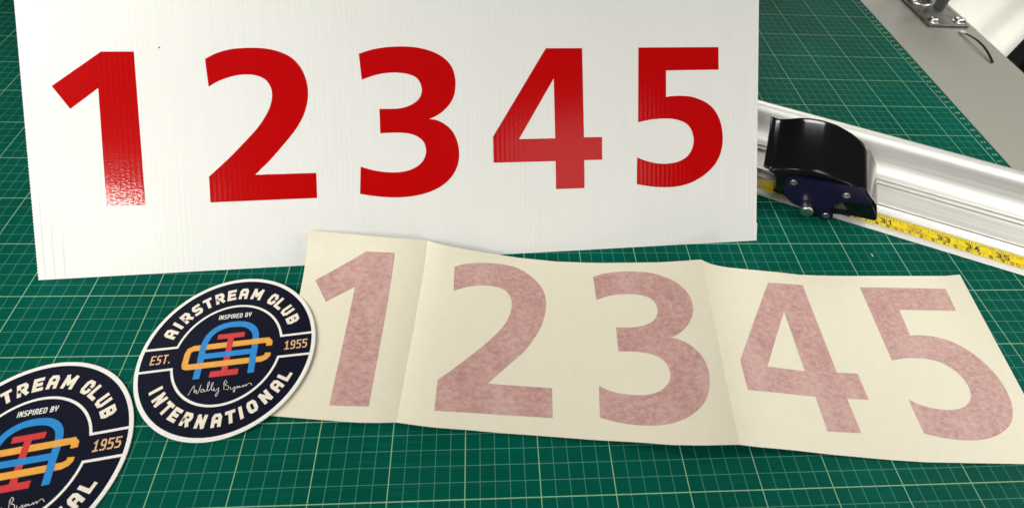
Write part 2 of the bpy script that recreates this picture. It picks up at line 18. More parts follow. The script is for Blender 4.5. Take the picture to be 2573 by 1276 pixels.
SHEET_DIGITS={"1":[[[7.009,22.155],[10.342,22.188],[10.646,1.826],[6.273,1.671],[6.308,17.366],[3.268,15.043],[1.508,18.056]]],"2":[[[17.265,21.185],[17.431,21.287],[17.596,21.393],[17.761,21.497],[17.933,21.598],[18.112,21.689],[18.301,21.769],[18.496,21.842],[18.698,21.911],[18.906,21.976],[19.121,22.04],[19.343,22.104],[19.575,22.167],[19.811,22.227],[20.049,22.281],[20.284,22.326],[20.515,22.365],[20.744,22.398],[20.974,22.425],[21.209,22.445],[21.452,22.459],[21.709,22.47],[21.976,22.476],[22.247,22.484],[22.515,22.483],[22.773,22.467],[23.02,22.44],[23.262,22.402],[23.498,22.352],[23.728,22.286],[23.953,22.202],[24.171,22.088],[24.383,21.954],[24.589,21.807],[24.789,21.648],[24.983,21.481],[25.172,21.301],[25.356,21.108],[25.533,20.907],[25.702,20.702],[25.86,20.496],[26.01,20.29],[26.151,20.082],[26.283,19.871],[26.404,19.654],[26.512,19.428],[26.606,19.194],[26.689,18.953],[26.76,18.708],[26.82,18.453],[26.871,18.187],[26.912,17.911],[26.943,17.629],[26.964,17.337],[26.974,17.035],[26.973,16.728],[26.962,16.411],[26.939,16.081],[26.907,15.748],[26.865,15.409],[26.813,15.067],[26.752,14.722],[26.681,14.367],[26.6,14.01],[26.512,13.663],[26.416,13.329],[26.316,13.014],[26.21,12.719],[26.096,12.427],[25.97,12.127],[25.829,11.809],[25.676,11.468],[25.511,11.11],[25.334,10.747],[25.143,10.382],[24.936,10.02],[24.722,9.684],[24.502,9.365],[24.263,9.035],[23.995,8.675],[23.685,8.25],[23.322,7.75],[22.915,7.196],[22.485,6.612],[22.054,6.026],[21.64,5.475],[27.544,5.582],[27.609,2.076],[17.131,1.838],[17.066,5.456],[17.321,5.752],[17.577,6.045],[17.836,6.345],[18.098,6.649],[18.365,6.958],[18.637,7.281],[18.915,7.611],[19.197,7.949],[19.484,8.302],[19.78,8.669],[20.093,9.065],[20.424,9.494],[20.757,9.927],[21.074,10.35],[21.355,10.735],[21.597,11.078],[21.811,11.395],[22.003,11.69],[22.179,11.978],[22.344,12.263],[22.495,12.531],[22.629,12.778],[22.75,13.015],[22.861,13.26],[22.967,13.519],[23.069,13.799],[23.165,14.094],[23.253,14.397],[23.329,14.693],[23.392,14.973],[23.44,15.24],[23.475,15.497],[23.498,15.745],[23.511,15.982],[23.517,16.214],[23.515,16.437],[23.504,16.649],[23.483,16.852],[23.453,17.046],[23.414,17.232],[23.365,17.408],[23.305,17.575],[23.236,17.731],[23.16,17.876],[23.078,18.009],[22.989,18.131],[22.891,18.242],[22.788,18.34],[22.678,18.428],[22.564,18.506],[22.446,18.573],[22.323,18.629],[22.195,18.674],[22.059,18.711],[21.914,18.746],[21.758,18.777],[21.593,18.8],[21.421,18.816],[21.242,18.824],[21.059,18.824],[20.874,18.819],[20.685,18.808],[20.49,18.789],[20.286,18.761],[20.068,18.72],[19.834,18.669],[19.586,18.609],[19.328,18.537],[19.067,18.452],[18.805,18.349],[18.543,18.224],[18.278,18.078],[18.011,17.922],[17.743,17.759],[17.477,17.603]]],"3":[[[31.929,21.656],[32.109,21.749],[32.286,21.841],[32.465,21.933],[32.652,22.021],[32.855,22.104],[33.074,22.18],[33.307,22.248],[33.549,22.312],[33.798,22.368],[34.051,22.416],[34.31,22.455],[34.577,22.488],[34.848,22.512],[35.121,22.53],[35.391,22.541],[35.658,22.543],[35.924,22.538],[36.191,22.526],[36.459,22.508],[36.725,22.486],[36.992,22.462],[37.258,22.436],[37.524,22.403],[37.788,22.358],[38.051,22.297],[38.314,22.217],[38.578,22.121],[38.839,22.014],[39.095,21.893],[39.344,21.757],[39.583,21.618],[39.814,21.474],[40.038,21.319],[40.255,21.149],[40.463,20.963],[40.665,20.762],[40.86,20.544],[41.046,20.314],[41.22,20.074],[41.377,19.833],[41.521,19.589],[41.652,19.337],[41.769,19.078],[41.87,18.815],[41.953,18.547],[42.017,18.266],[42.063,17.971],[42.093,17.678],[42.11,17.391],[42.115,17.119],[42.106,16.864],[42.083,16.621],[42.048,16.387],[42.004,16.161],[41.954,15.944],[41.9,15.742],[41.84,15.554],[41.772,15.371],[41.691,15.187],[41.596,14.996],[41.486,14.798],[41.363,14.593],[41.228,14.387],[41.081,14.183],[40.923,13.987],[40.745,13.792],[40.547,13.594],[40.341,13.404],[40.145,13.232],[39.97,13.09],[39.823,12.986],[39.694,12.915],[39.574,12.862],[39.456,12.813],[39.334,12.755],[39.501,12.697],[39.666,12.645],[39.832,12.591],[39.999,12.525],[40.169,12.437],[40.346,12.328],[40.528,12.204],[40.711,12.067],[40.887,11.92],[41.053,11.765],[41.208,11.598],[41.355,11.422],[41.495,11.235],[41.628,11.038],[41.753,10.833],[41.873,10.62],[41.987,10.395],[42.094,10.161],[42.189,9.919],[42.269,9.67],[42.334,9.41],[42.387,9.139],[42.427,8.862],[42.455,8.58],[42.469,8.294],[42.469,7.997],[42.455,7.695],[42.429,7.389],[42.393,7.088],[42.348,6.802],[42.294,6.531],[42.231,6.266],[42.158,6.008],[42.075,5.762],[41.982,5.522],[41.879,5.29],[41.768,5.064],[41.646,4.849],[41.513,4.641],[41.368,4.439],[41.21,4.245],[41.04,4.057],[40.86,3.874],[40.671,3.698],[40.474,3.527],[40.27,3.361],[40.057,3.198],[39.835,3.04],[39.606,2.894],[39.37,2.76],[39.121,2.639],[38.861,2.527],[38.595,2.426],[38.328,2.336],[38.068,2.258],[37.818,2.183],[37.574,2.116],[37.33,2.061],[37.079,2.015],[36.815,1.974],[36.539,1.939],[36.253,1.911],[35.959,1.891],[35.656,1.881],[35.344,1.878],[35.021,1.881],[34.687,1.896],[34.345,1.921],[33.997,1.959],[33.646,2.013],[33.288,2.09],[32.923,2.186],[32.554,2.293],[32.182,2.403],[31.813,2.505],[31.889,6.231],[32.06,6.134],[32.23,6.033],[32.4,5.935],[32.571,5.843],[32.742,5.761],[32.913,5.691],[33.083,5.627],[33.254,5.571],[33.43,5.52],[33.612,5.474],[33.804,5.434],[34.003,5.399],[34.206,5.369],[34.411,5.345],[34.614,5.326],[34.815,5.311],[35.016,5.301],[35.218,5.3],[35.42,5.307],[35.624,5.322],[35.83,5.345],[36.038,5.375],[36.247,5.414],[36.453,5.464],[36.654,5.527],[36.85,5.602],[37.045,5.688],[37.235,5.785],[37.418,5.893],[37.59,6.013],[37.754,6.153],[37.913,6.309],[38.061,6.471],[38.196,6.631],[38.313,6.785],[38.411,6.93],[38.492,7.072],[38.559,7.218],[38.612,7.371],[38.656,7.539],[38.689,7.727],[38.71,7.931],[38.719,8.145],[38.717,8.357],[38.703,8.555],[38.678,8.741],[38.64,8.921],[38.591,9.096],[38.533,9.262],[38.466,9.416],[38.392,9.556],[38.309,9.684],[38.216,9.803],[38.113,9.914],[37.997,10.023],[37.867,10.124],[37.723,10.221],[37.569,10.31],[37.407,10.393],[37.241,10.466],[37.071,10.53],[36.895,10.586],[36.712,10.634],[36.524,10.674],[36.329,10.707],[36.13,10.732],[35.926,10.748],[35.716,10.758],[35.497,10.763],[35.267,10.765],[35.021,10.764],[34.761,10.759],[34.494,10.752],[34.225,10.745],[33.96,10.739],[33.915,14.051],[34.125,14.046],[34.336,14.039],[34.546,14.033],[34.754,14.031],[34.958,14.033],[35.158,14.042],[35.356,14.053],[35.551,14.068],[35.742,14.09],[35.926,14.122],[36.104,14.161],[36.274,14.207],[36.441,14.262],[36.608,14.326],[36.779,14.402],[36.959,14.49],[37.146,14.588],[37.332,14.697],[37.507,14.818],[37.661,14.95],[37.795,15.103],[37.916,15.274],[38.022,15.454],[38.113,15.632],[38.19,15.801],[38.251,15.96],[38.295,16.116],[38.325,16.272],[38.343,16.43],[38.353,16.595],[38.355,16.772],[38.347,16.959],[38.327,17.149],[38.298,17.333],[38.257,17.502],[38.205,17.656],[38.142,17.799],[38.068,17.933],[37.984,18.058],[37.891,18.175],[37.789,18.283],[37.677,18.38],[37.556,18.469],[37.425,18.55],[37.284,18.624],[37.133,18.691],[36.972,18.751],[36.801,18.803],[36.624,18.848],[36.441,18.885],[36.252,18.915],[36.057,18.937],[35.857,18.952],[35.651,18.96],[35.438,18.959],[35.214,18.951],[34.98,18.934],[34.742,18.911],[34.507,18.881],[34.283,18.847],[34.072,18.81],[33.872,18.769],[33.675,18.721],[33.475,18.662],[33.266,18.589],[33.046,18.497],[32.819,18.384],[32.589,18.26],[32.359,18.134],[32.131,18.012]]],"4":[[[51.131,22.112],[54.961,22.275],[55.48,9.814],[57.598,9.846],[57.748,6.649],[55.625,6.595],[55.857,2.671],[52.674,2.507],[52.523,6.459],[45.99,6.476],[45.91,10.146]],[[51.964,17.784],[52.248,9.574],[48.538,9.679]]],"5":[[[61.444,22.165],[71.374,21.963],[71.288,18.61],[64.862,18.728],[64.823,15.049],[64.984,15.064],[65.142,15.081],[65.301,15.098],[65.468,15.11],[65.649,15.115],[65.844,15.113],[66.051,15.106],[66.266,15.094],[66.485,15.074],[66.706,15.046],[66.927,15.01],[67.153,14.968],[67.381,14.917],[67.611,14.858],[67.844,14.787],[68.081,14.707],[68.324,14.62],[68.568,14.521],[68.807,14.409],[69.037,14.282],[69.259,14.14],[69.474,13.983],[69.683,13.815],[69.887,13.636],[70.086,13.447],[70.282,13.249],[70.472,13.042],[70.657,12.826],[70.836,12.597],[71.007,12.352],[71.173,12.085],[71.335,11.802],[71.488,11.509],[71.63,11.213],[71.756,10.924],[71.868,10.644],[71.967,10.364],[72.054,10.082],[72.128,9.803],[72.191,9.526],[72.239,9.249],[72.275,8.973],[72.298,8.701],[72.313,8.431],[72.319,8.16],[72.318,7.888],[72.309,7.618],[72.29,7.348],[72.262,7.084],[72.224,6.833],[72.175,6.592],[72.116,6.358],[72.047,6.13],[71.971,5.91],[71.889,5.698],[71.802,5.493],[71.711,5.296],[71.611,5.104],[71.501,4.918],[71.377,4.736],[71.242,4.554],[71.095,4.373],[70.937,4.196],[70.768,4.025],[70.586,3.864],[70.392,3.709],[70.185,3.561],[69.966,3.418],[69.738,3.282],[69.501,3.154],[69.252,3.032],[68.992,2.918],[68.722,2.812],[68.446,2.716],[68.165,2.632],[67.879,2.561],[67.584,2.5],[67.284,2.449],[66.982,2.41],[66.682,2.381],[66.386,2.364],[66.091,2.359],[65.795,2.364],[65.493,2.378],[65.18,2.399],[64.851,2.428],[64.509,2.467],[64.162,2.513],[63.82,2.567],[63.492,2.627],[63.182,2.695],[62.882,2.774],[62.588,2.857],[62.295,2.943],[61.999,3.026],[61.789,6.916],[61.907,6.818],[62.021,6.718],[62.137,6.618],[62.261,6.522],[62.399,6.432],[62.552,6.35],[62.717,6.272],[62.89,6.2],[63.072,6.131],[63.259,6.066],[63.453,6.004],[63.656,5.946],[63.866,5.893],[64.078,5.845],[64.292,5.805],[64.507,5.772],[64.727,5.744],[64.948,5.723],[65.169,5.711],[65.385,5.709],[65.601,5.717],[65.816,5.734],[66.028,5.76],[66.234,5.795],[66.43,5.837],[66.615,5.888],[66.794,5.948],[66.964,6.016],[67.125,6.092],[67.278,6.174],[67.421,6.259],[67.554,6.35],[67.679,6.448],[67.798,6.555],[67.912,6.673],[68.023,6.804],[68.13,6.948],[68.231,7.103],[68.32,7.262],[68.394,7.423],[68.453,7.583],[68.497,7.747],[68.53,7.914],[68.553,8.086],[68.568,8.263],[68.576,8.445],[68.577,8.631],[68.568,8.82],[68.547,9.009],[68.514,9.201],[68.468,9.392],[68.41,9.585],[68.341,9.777],[68.258,9.966],[68.161,10.153],[68.046,10.339],[67.914,10.526],[67.771,10.706],[67.62,10.876],[67.467,11.03],[67.314,11.169],[67.157,11.294],[66.994,11.406],[66.822,11.507],[66.638,11.599],[66.436,11.682],[66.22,11.753],[65.995,11.815],[65.771,11.868],[65.555,11.913],[65.351,11.948],[65.153,11.973],[64.956,11.99],[64.755,12.002],[64.541,12.011],[64.319,12.021],[64.093,12.029],[63.858,12.032],[63.609,12.024],[63.34,12.001],[63.046,11.96],[62.73,11.902],[62.401,11.834],[62.069,11.764],[61.744,11.698]]]}
RULER_ORIGIN=[64.21464,25.81554,0.1]
RULER_D=[0.91662,-0.39975,0.0]
RULER_U=[0.39975,0.91662,0.0]
CUT_BODY=[[-0.385,3.753],[0.151,3.599],[0.45,3.167],[0.919,1.937],[1.337,1.604],[1.863,1.289],[2.804,0.873],[3.832,0.528],[5.725,0.066],[6.66,0.859],[7.966,1.291],[9.119,1.433],[10.028,1.538],[10.162,1.788],[10.025,2.254],[9.374,3.56],[8.94,3.919],[8.087,4.689],[7.404,4.921],[6.972,4.885],[6.539,4.848],[5.155,5.09],[3.709,5.2],[2.679,5.12],[1.397,4.714],[-0.002,4.036]]
CUT_HOLE=[[6.309,1.904],[6.725,2.637],[7.778,1.653],[6.541,1.332]]
CUT_PLATE=[[1.343,3.99],[1.663,4.082],[1.979,4.174],[2.297,4.264],[2.618,4.347],[2.937,4.42],[3.254,4.487],[3.583,4.551],[3.936,4.618],[4.339,4.69],[4.778,4.765],[5.204,4.838],[5.571,4.903],[5.866,4.965],[6.115,5.024],[6.331,5.071],[6.524,5.099],[6.684,5.106],[6.808,5.096],[6.927,5.069],[7.07,5.024],[7.243,4.965],[7.431,4.891],[7.63,4.794],[7.839,4.669],[8.059,4.502],[8.291,4.302],[8.529,4.088],[8.766,3.879],[8.707,3.622],[7.315,3.227],[6.652,2.961],[6.559,2.901],[6.462,2.843],[6.372,2.779],[6.299,2.701],[6.246,2.608],[6.207,2.505],[6.18,2.388],[6.16,2.253],[6.144,2.087],[6.135,1.895],[6.138,1.704],[6.16,1.541],[6.211,1.414],[6.283,1.31],[6.362,1.22],[6.432,1.136],[6.49,1.062],[6.542,0.999],[6.593,0.941],[6.645,0.88],[6.647,0.515],[6.551,0.39],[6.458,0.256],[6.358,0.138],[6.242,0.06],[6.107,0.034],[5.958,0.045],[5.797,0.078],[5.629,0.117],[5.458,0.159],[5.281,0.213],[5.089,0.277],[4.872,0.348],[4.62,0.431],[4.341,0.524],[4.051,0.621],[3.768,0.711],[3.489,0.786],[3.206,0.854],[2.933,0.927],[2.682,1.022],[2.461,1.146],[2.262,1.29],[2.072,1.442],[1.878,1.589],[1.598,2.163],[1.515,2.419],[1.433,2.675],[1.363,2.922],[1.31,3.154],[1.269,3.378],[1.229,3.6]]
CUT_SCREWS=[[1.973,3.54],[6.598,3.851],[6.026,0.632]]
CUT_KNOB=[[4.037,1.365]]
CUT_FRONT=[[-1.054,4.328],[-0.907,4.278],[-0.76,4.228],[-0.603,4.195],[-0.46,4.166],[-0.307,4.153],[-0.057,4.215],[0.351,4.402],[0.851,4.662],[1.337,4.89],[1.78,5.056],[2.211,5.193],[2.613,5.294],[2.958,5.351],[3.276,5.373],[3.64,5.373],[4.092,5.355],[4.59,5.317],[5.08,5.263],[5.551,5.206],[6.015,5.134],[6.46,5.023],[6.882,4.86],[7.286,4.659],[7.676,4.43],[8.047,4.19],[8.404,3.923],[8.762,3.598],[9.124,3.182],[9.487,2.704],[9.854,2.222]]
CUT_BACK=[[-0.768,4.438],[-0.607,4.391],[-0.446,4.343],[-0.282,4.316],[-0.133,4.306],[0.018,4.316],[0.221,4.368],[0.507,4.481],[0.843,4.633],[1.183,4.794],[1.496,4.961],[1.812,5.136],[2.179,5.287],[2.646,5.407],[3.161,5.503],[3.623,5.567],[3.977,5.59],[4.278,5.581],[4.586,5.556],[4.892,5.535],[5.203,5.498],[5.601,5.404],[6.15,5.233],[6.787,5.004],[7.399,4.734],[7.953,4.429],[8.484,4.082],[8.986,3.688],[9.472,3.231],[9.93,2.725],[10.319,2.217],[10.599,1.721],[10.809,1.223],[11.021,0.719]]
BADGE_C=[17.302,9.97,0.45]
BADGE_N=[-0.02351,0.00799,0.99969]
CRUMB=[72.3, 18.67]


# ------------------------------------------------------------------ camera, world, lamps, exposure
cam_d = bpy.data.cameras.new('camera'); cam = bpy.data.objects.new('camera', cam_d); COL.objects.link(cam)
r0, r1, r2 = [Vector(r) for r in CAM_ROWS]
M = Matrix((( r0.x, -r1.x, -r2.x), (r0.y, -r1.y, -r2.y), (r0.z, -r1.z, -r2.z))).to_4x4()
M.translation = Vector(CAM_POS) * CM
cam.matrix_world = M
cam_d.sensor_width = 36; cam_d.sensor_fit = 'HORIZONTAL'
cam_d.lens = 36 * 1493.81 / 2573
cam_d.shift_x = 0.0; cam_d.shift_y = -(638 - 305.478) / 2573
cam_d.clip_start = 0.02; cam_d.clip_end = 60
cam_d.dof.use_dof = True; cam_d.dof.focus_distance = 0.50; cam_d.dof.aperture_fstop = 11
sc.camera = cam

world = bpy.data.worlds.new('World'); sc.world = world; world.use_nodes = True
wn = world.node_tree.nodes; wl = world.node_tree.links; wn.clear()
wo = wn.new('ShaderNodeOutputWorld'); wb = wn.new('ShaderNodeBackground'); wt = wn.new('ShaderNodeTexCoord')
ws = wn.new('ShaderNodeSeparateXYZ'); wr = wn.new('ShaderNodeValToRGB')
wl.new(wt.outputs['Generated'], ws.inputs[0]); wl.new(ws.outputs['Z'], wr.inputs[0]); wl.new(wr.outputs[0], wb.inputs[0]); wl.new(wb.outputs[0], wo.inputs[0])
wr.color_ramp.elements[0].position = 0.0; wr.color_ramp.elements[0].color = (.05, .048, .043, 1)   # room walls
wr.color_ramp.elements[1].position = 0.85; wr.color_ramp.elements[1].color = (.62, .61, .56, 1)   # white ceiling
wb.inputs[1].default_value = 0.065

def area(name, loc, target, sx, sy, power, spread=180, col=(1, .975, .91)):
    d = bpy.data.lights.new(name, 'AREA'); d.shape = 'RECTANGLE'; d.size = sx; d.size_y = sy; d.energy = power; d.color = col; d.spread = math.radians(spread)
    o = bpy.data.objects.new(name, d); COL.objects.link(o)
    o.location = loc; o.rotation_euler = (Vector(target) - Vector(loc)).to_track_quat('-Z', 'Y').to_euler()
    return o
area('work_lamp', (-1.15, -2.35, 1.165), (.05, .24, .08), .42, .15, .95, 45)
area('distant_lamp', (1.24, -2.33, 1.40), (.5, .2, 0), .9, .7, .9, 120)
area('side_fill', (-.9, -.5, .9), (-.10, .12, 0), .3, .8, 2.5, 60)  # added fill close on the left, so light falls off towards the middle
area('ceiling_lamp', (-.75, -.75, 2.0), (.12, .3, .25), .5, .5, 1.05, 42)
area('ceiling_lamp', (-1.0, 1.2, 1.6), (-.15, .45, 0), .4, .8, .5, 50)
area('low_fill', (1.9, 0, .55), (.75, .1, 0), .3, .8, 1.05, 60)  # added low fill from the right, gives the folds their shading
area('low_fill', (1.4, 1.6, .8), (.8, .3, 0), .6, .4, .8, 60)  # added low fill from behind, for the far mat and bench
area('ceiling_lamp', (1.4, .6, 1.8), (1.0, .5, 0), .4, .8, .55, 40)
area('side_fill', (1.6, .1, .9), (.95, .1, 0), .25, .6, .68, 50)  # added close fill for the right end of sheet and mat
area('ceiling_lamp', (1.3, -.5, 2.2), (1.02, 0, 0), .5, 1.2, .45, 30)
area('cloth_fill', (2.2, 1.1, .8), (1.35, .75, -.12), .5, .5, .9, 20)  # added narrow fill, brightens the white sheet beyond the bench

sc.view_settings.view_transform = 'Standard'; sc.view_settings.look = 'None'
sc.view_settings.exposure = 0.0; sc.view_settings.gamma = 1.0

# ------------------------------------------------------------------ helpers
def empty(name, label, cat, loc=(0, 0, 0), group=None):
    o = bpy.data.objects.new(name, None); COL.objects.link(o); o.empty_display_size = .02
    o.location = Vector(loc) * CM; o['label'] = label; o['category'] = cat
    if group: o['group'] = group
    return o

def mesh_obj(name, verts, faces, mat, parent=None, smooth=False, label=None):
    me = bpy.data.meshes.new(name)
    me.from_pydata([Vector(v) * CM for v in verts], [], faces)
    me.update()
    if smooth:
        for p in me.polygons: p.use_smooth = True
    if mat: me.materials.append(mat)
    o = bpy.data.objects.new(name, me); COL.objects.link(o)
    if parent: o.parent = parent
    if label: o['label'] = label
    return o

def bm_obj(name, bm, mat, parent=None, smooth=False, label=None, scale=True):
    if scale:
        for v in bm.verts: v.co *= CM
    bmesh.ops.recalc_face_normals(bm, faces=bm.faces)
    me = bpy.data.meshes.new(name); bm.to_mesh(me); bm.free()
    if smooth:
        for p in me.polygons: p.use_smooth = True
    me.materials.append(mat)
    o = bpy.data.objects.new(name, me); COL.objects.link(o)
    if parent: o.parent = parent
    if label: o['label'] = label
    return o

def tag(o, label, cat, group=None):
    o['label'] = label; o['category'] = cat
    if group: o['group'] = group
    return o

def bevel(o, w, seg=2, angle=35):
    m = o.modifiers.new('bevel', 'BEVEL'); m.width = w * CM; m.segments = seg; m.limit_method = 'ANGLE'; m.angle_limit = math.radians(angle)
    return o

def fill_rings(bm, rings, z=0.0):
    """flat face set of an outline with holes, in the xy plane"""
    edges = []
    for ring in rings:
        vs = [bm.verts.new((p[0], p[1], z)) for p in ring]
        edges += [bm.edges.new((vs[i], vs[(i + 1) % len(vs)])) for i in range(len(vs))]
    r = bmesh.ops.triangle_fill(bm, edges=edges, use_beauty=True)
    return [g for g in r['geom'] if isinstance(g, bmesh.types.BMFace)]

def prism(rings, z0, z1):
    bm = bmesh.new()
    f = fill_rings(bm, rings, z0)
    e = bmesh.ops.extrude_face_region(bm, geom=f)
    for v in [g for g in e['geom'] if isinstance(g, bmesh.types.BMVert)]: v.co.z = z1
    return bm

def box(bm, x0, x1, y0, y1, z0, z1):
    r = bmesh.ops.create_cube(bm, size=1)
    for v in r['verts']:
        v.co = Vector((x0 if v.co.x < 0 else x1, y0 if v.co.y < 0 else y1, z0 if v.co.z < 0 else z1))

def lathe(bm, prof, axis_o, ax, n=32):
    """prof: (radius, height) along ax"""
    ax = Vector(ax).normalized(); e1 = ax.orthogonal().normalized(); e2 = ax.cross(e1); o = Vector(axis_o)
    rings = []
    for r, h in prof:
        if r < 1e-6: rings.append([bm.verts.new(o + ax * h)])
        else: rings.append([bm.verts.new(o + ax * h + (e1 * math.cos(2 * math.pi * k / n) + e2 * math.sin(2 * math.pi * k / n)) * r) for k in range(n)])
    for a, b in zip(rings, rings[1:]):
        for k in range(n):
            k2 = (k + 1) % n
            if len(a) == 1: bm.faces.new((a[0], b[k], b[k2]))
            elif len(b) == 1: bm.faces.new((a[k], a[k2], b[0]))
            else: bm.faces.new((a[k], a[k2], b[k2], b[k]))

def miter_strip(pts, w, closed=False, cap=0.0):
    """left and right offset points of a centre line"""
    P = [Vector((p[0], p[1])) for p in pts]
    n = len(P)
    if not closed and cap:
        P[0] = P[0] - (P[1] - P[0]).normalized() * cap; P[-1] = P[-1] + (P[-1] - P[-2]).normalized() * cap
    L, Rr = [], []
    for i in range(n):
        a = P[i - 1] if (i > 0 or closed) else None
        b = P[(i + 1) % n] if (i < n - 1 or closed) else None
        d0 = (P[i] - a).normalized() if a is not None else None
        d1 = (b - P[i]).normalized() if b is not None else None
        if d0 is None: d0 = d1
        if d1 is None: d1 = d0
        n0 = Vector((-d0.y, d0.x)); n1 = Vector((-d1.y, d1.x)); m = n0 + n1
        if m.length < 1e-6: m = n0
        m.normalize(); k = 1 / max(.45, m.dot(n0))
        L.append(P[i] + m * (w / 2 * k)); Rr.append(P[i] - m * (w / 2 * k))
    return L, Rr

def stroke(bm, pts, w, z, closed=False, cap=0.0, tf=None):
    L, Rr = miter_strip(pts, w, closed, cap)
    tf = tf or (lambda p: p)
    vl = [bm.verts.new((*tf(p), z)) for p in L]; vr = [bm.verts.new((*tf(p), z)) for p in Rr]
    n = len(vl)
    for i in range(n if closed else n - 1):
        j = (i + 1) % n
        bm.faces.new((vl[i], vr[i], vr[j], vl[j]))

c_ = .2
GL = {
 'A': [[(0, 0), (0, 1 - c_), (c_, 1), (1 - c_, 1), (1, 1 - c_), (1, 0)], [(.1, .40), (.9, .40)]],
 'I': [[(.5, 0), (.5, 1)]],
 'R': [[(0, 0), (0, 1), (1 - c_, 1), (1, 1 - c_), (1, .6), (1 - c_, .42), (.1, .42)], [(.55, .42), (1, 0)]],
 'S': [[(1, 1), (c_, 1), (0, 1 - c_), (0, .5 + c_ * .8), (c_, .5), (1 - c_, .5), (1, .5 - c_ * .8), (1, c_), (1 - c_, 0), (0, 0)]],
 'T': [[(0, 1), (1, 1)], [(.5, 0), (.5, .9)]],
 'E': [[(1, 1), (0, 1), (0, 0), (1, 0)], [(.1, .5), (.85, .5)]],
 'M': [[(0, 0), (0, 1)], [(0, 1), (.5, .35)], [(.5, .35), (1, 1)], [(1, 1), (1, 0)]],
 'C': [[(1, .72), (1, 1 - c_), (1 - c_, 1), (c_, 1), (0, 1 - c_), (0, c_), (c_, 0), (1 - c_, 0), (1, c_), (1, .28)]],
 'L': [[(0, 1), (0, 0), (1, 0)]],
 'U': [[(0, 1), (0, c_), (c_, 0), (1 - c_, 0), (1, c_), (1, 1)]],
 'B': [[(0, 0), (0, 1), (1 - c_, 1), (1, 1 - c_), (1, .64), (.86, .5), (1, .36), (1, c_), (1 - c_, 0), (0, 0)], [(.1, .5), (.8, .5)]],
 'N': [[(0, 0), (0, 1)], [(0, 1), (1, 0)], [(1, 0), (1, 1)]],
 'O': [[(c_, 0), (0, c_), (0, 1 - c_), (c_, 1), (1 - c_, 1), (1, 1 - c_), (1, c_), (1 - c_, 0), (c_, 0)]],
 'P': [[(0, 0), (0, 1), (1 - c_, 1), (1, 1 - c_), (1, .6), (1 - c_, .42), (.1, .42)]],
 'D': [[(0, 0), (0, 1), (1 - c_, 1), (1, 1 - c_), (1, c_), (1 - c_, 0), (0, 0)]],
 'Y': [[(0, 1), (0, .62), (.3, .45), (.7, .45), (1, .62), (1, 1)], [(.5, .4), (.5, 0)]],
 '0': [[(c_, 0), (0, c_), (0, 1 - c_), (c_, 1), (1 - c_, 1), (1, 1 - c_), (1, c_), (1 - c_, 0), (c_, 0)]],
 '1': [[(.1, .82), (.55, 1), (.55, 0)]],
 '2': [[(0, .75), (0, 1 - c_), (c_, 1), (1 - c_, 1), (1, 1 - c_), (1, .6), (0, .05)], [(0, 0), (1, 0)]],
 '3': [[(0, 1), (1 - c_, 1), (1, 1 - c_), (1, .65), (.86, .5), (1, .35), (1, c_), (1 - c_, 0), (0, 0)], [(.35, .5), (.8, .5)]],
 '4': [[(.75, 0), (.75, 1)], [(.75, 1), (0, .3)], [(0, .3), (1, .3)]],
 '5': [[(1, 1), (0, 1), (0, .56), (1 - c_, .56), (1, .56 - c_), (1, c_), (1 - c_, 0), (0, 0)]],
 '6': [[(1, 1), (c_, 1), (0, 1 - c_), (0, c_), (c_, 0), (1 - c_, 0), (1, c_), (1, .36), (1 - c_, .54), (.1, .54)]],
 '7': [[(0, 1), (1, 1), (.35, 0)]],
 '8': [[(c_, 0), (0, c_), (0, 1 - c_), (c_, 1), (1 - c_, 1), (1, 1 - c_), (1, c_), (1 - c_, 0), (c_, 0)], [(.1, .5), (.9, .5)]],
 '9': [[(0, 0), (1 - c_, 0), (1, c_), (1, 1 - c_), (1 - c_, 1), (c_, 1), (0, 1 - c_), (0, .64), (c_, .46), (.9, .46)]],
 '.': [[(.5, 0), (.5, .03)]],
}
def glyph(bm, ch, w, h, sw, z, tf):
    """one character in a w x h box, its lower left corner at 0,0, mapped to the plane by tf"""
    if ch == ' ': return
    for k, pl in enumerate(GL[ch]):
        pts = [(sw / 2 + x * (w - sw), sw / 2 + y * (h - sw)) for x, y in pl]
        if pl[0] == pl[-1]: stroke(bm, pts[:-1], sw, z + k * .002, True, 0, tf)
        else: stroke(bm, pts, sw, z + k * .002, False, sw / 2 * .96, tf)

def text(bm, s, x, y, w, h, sw, gap, z, tf=None):
    for ch in s:
        ww = sw * 1.3 if ch in 'I.' else (w * .5 if ch == ' ' else w)
        glyph(bm, ch, ww, h, sw, z, (lambda p, x=x: (tf or (lambda q: q))((p[0] + x, p[1] + y))))
        x += ww + gap

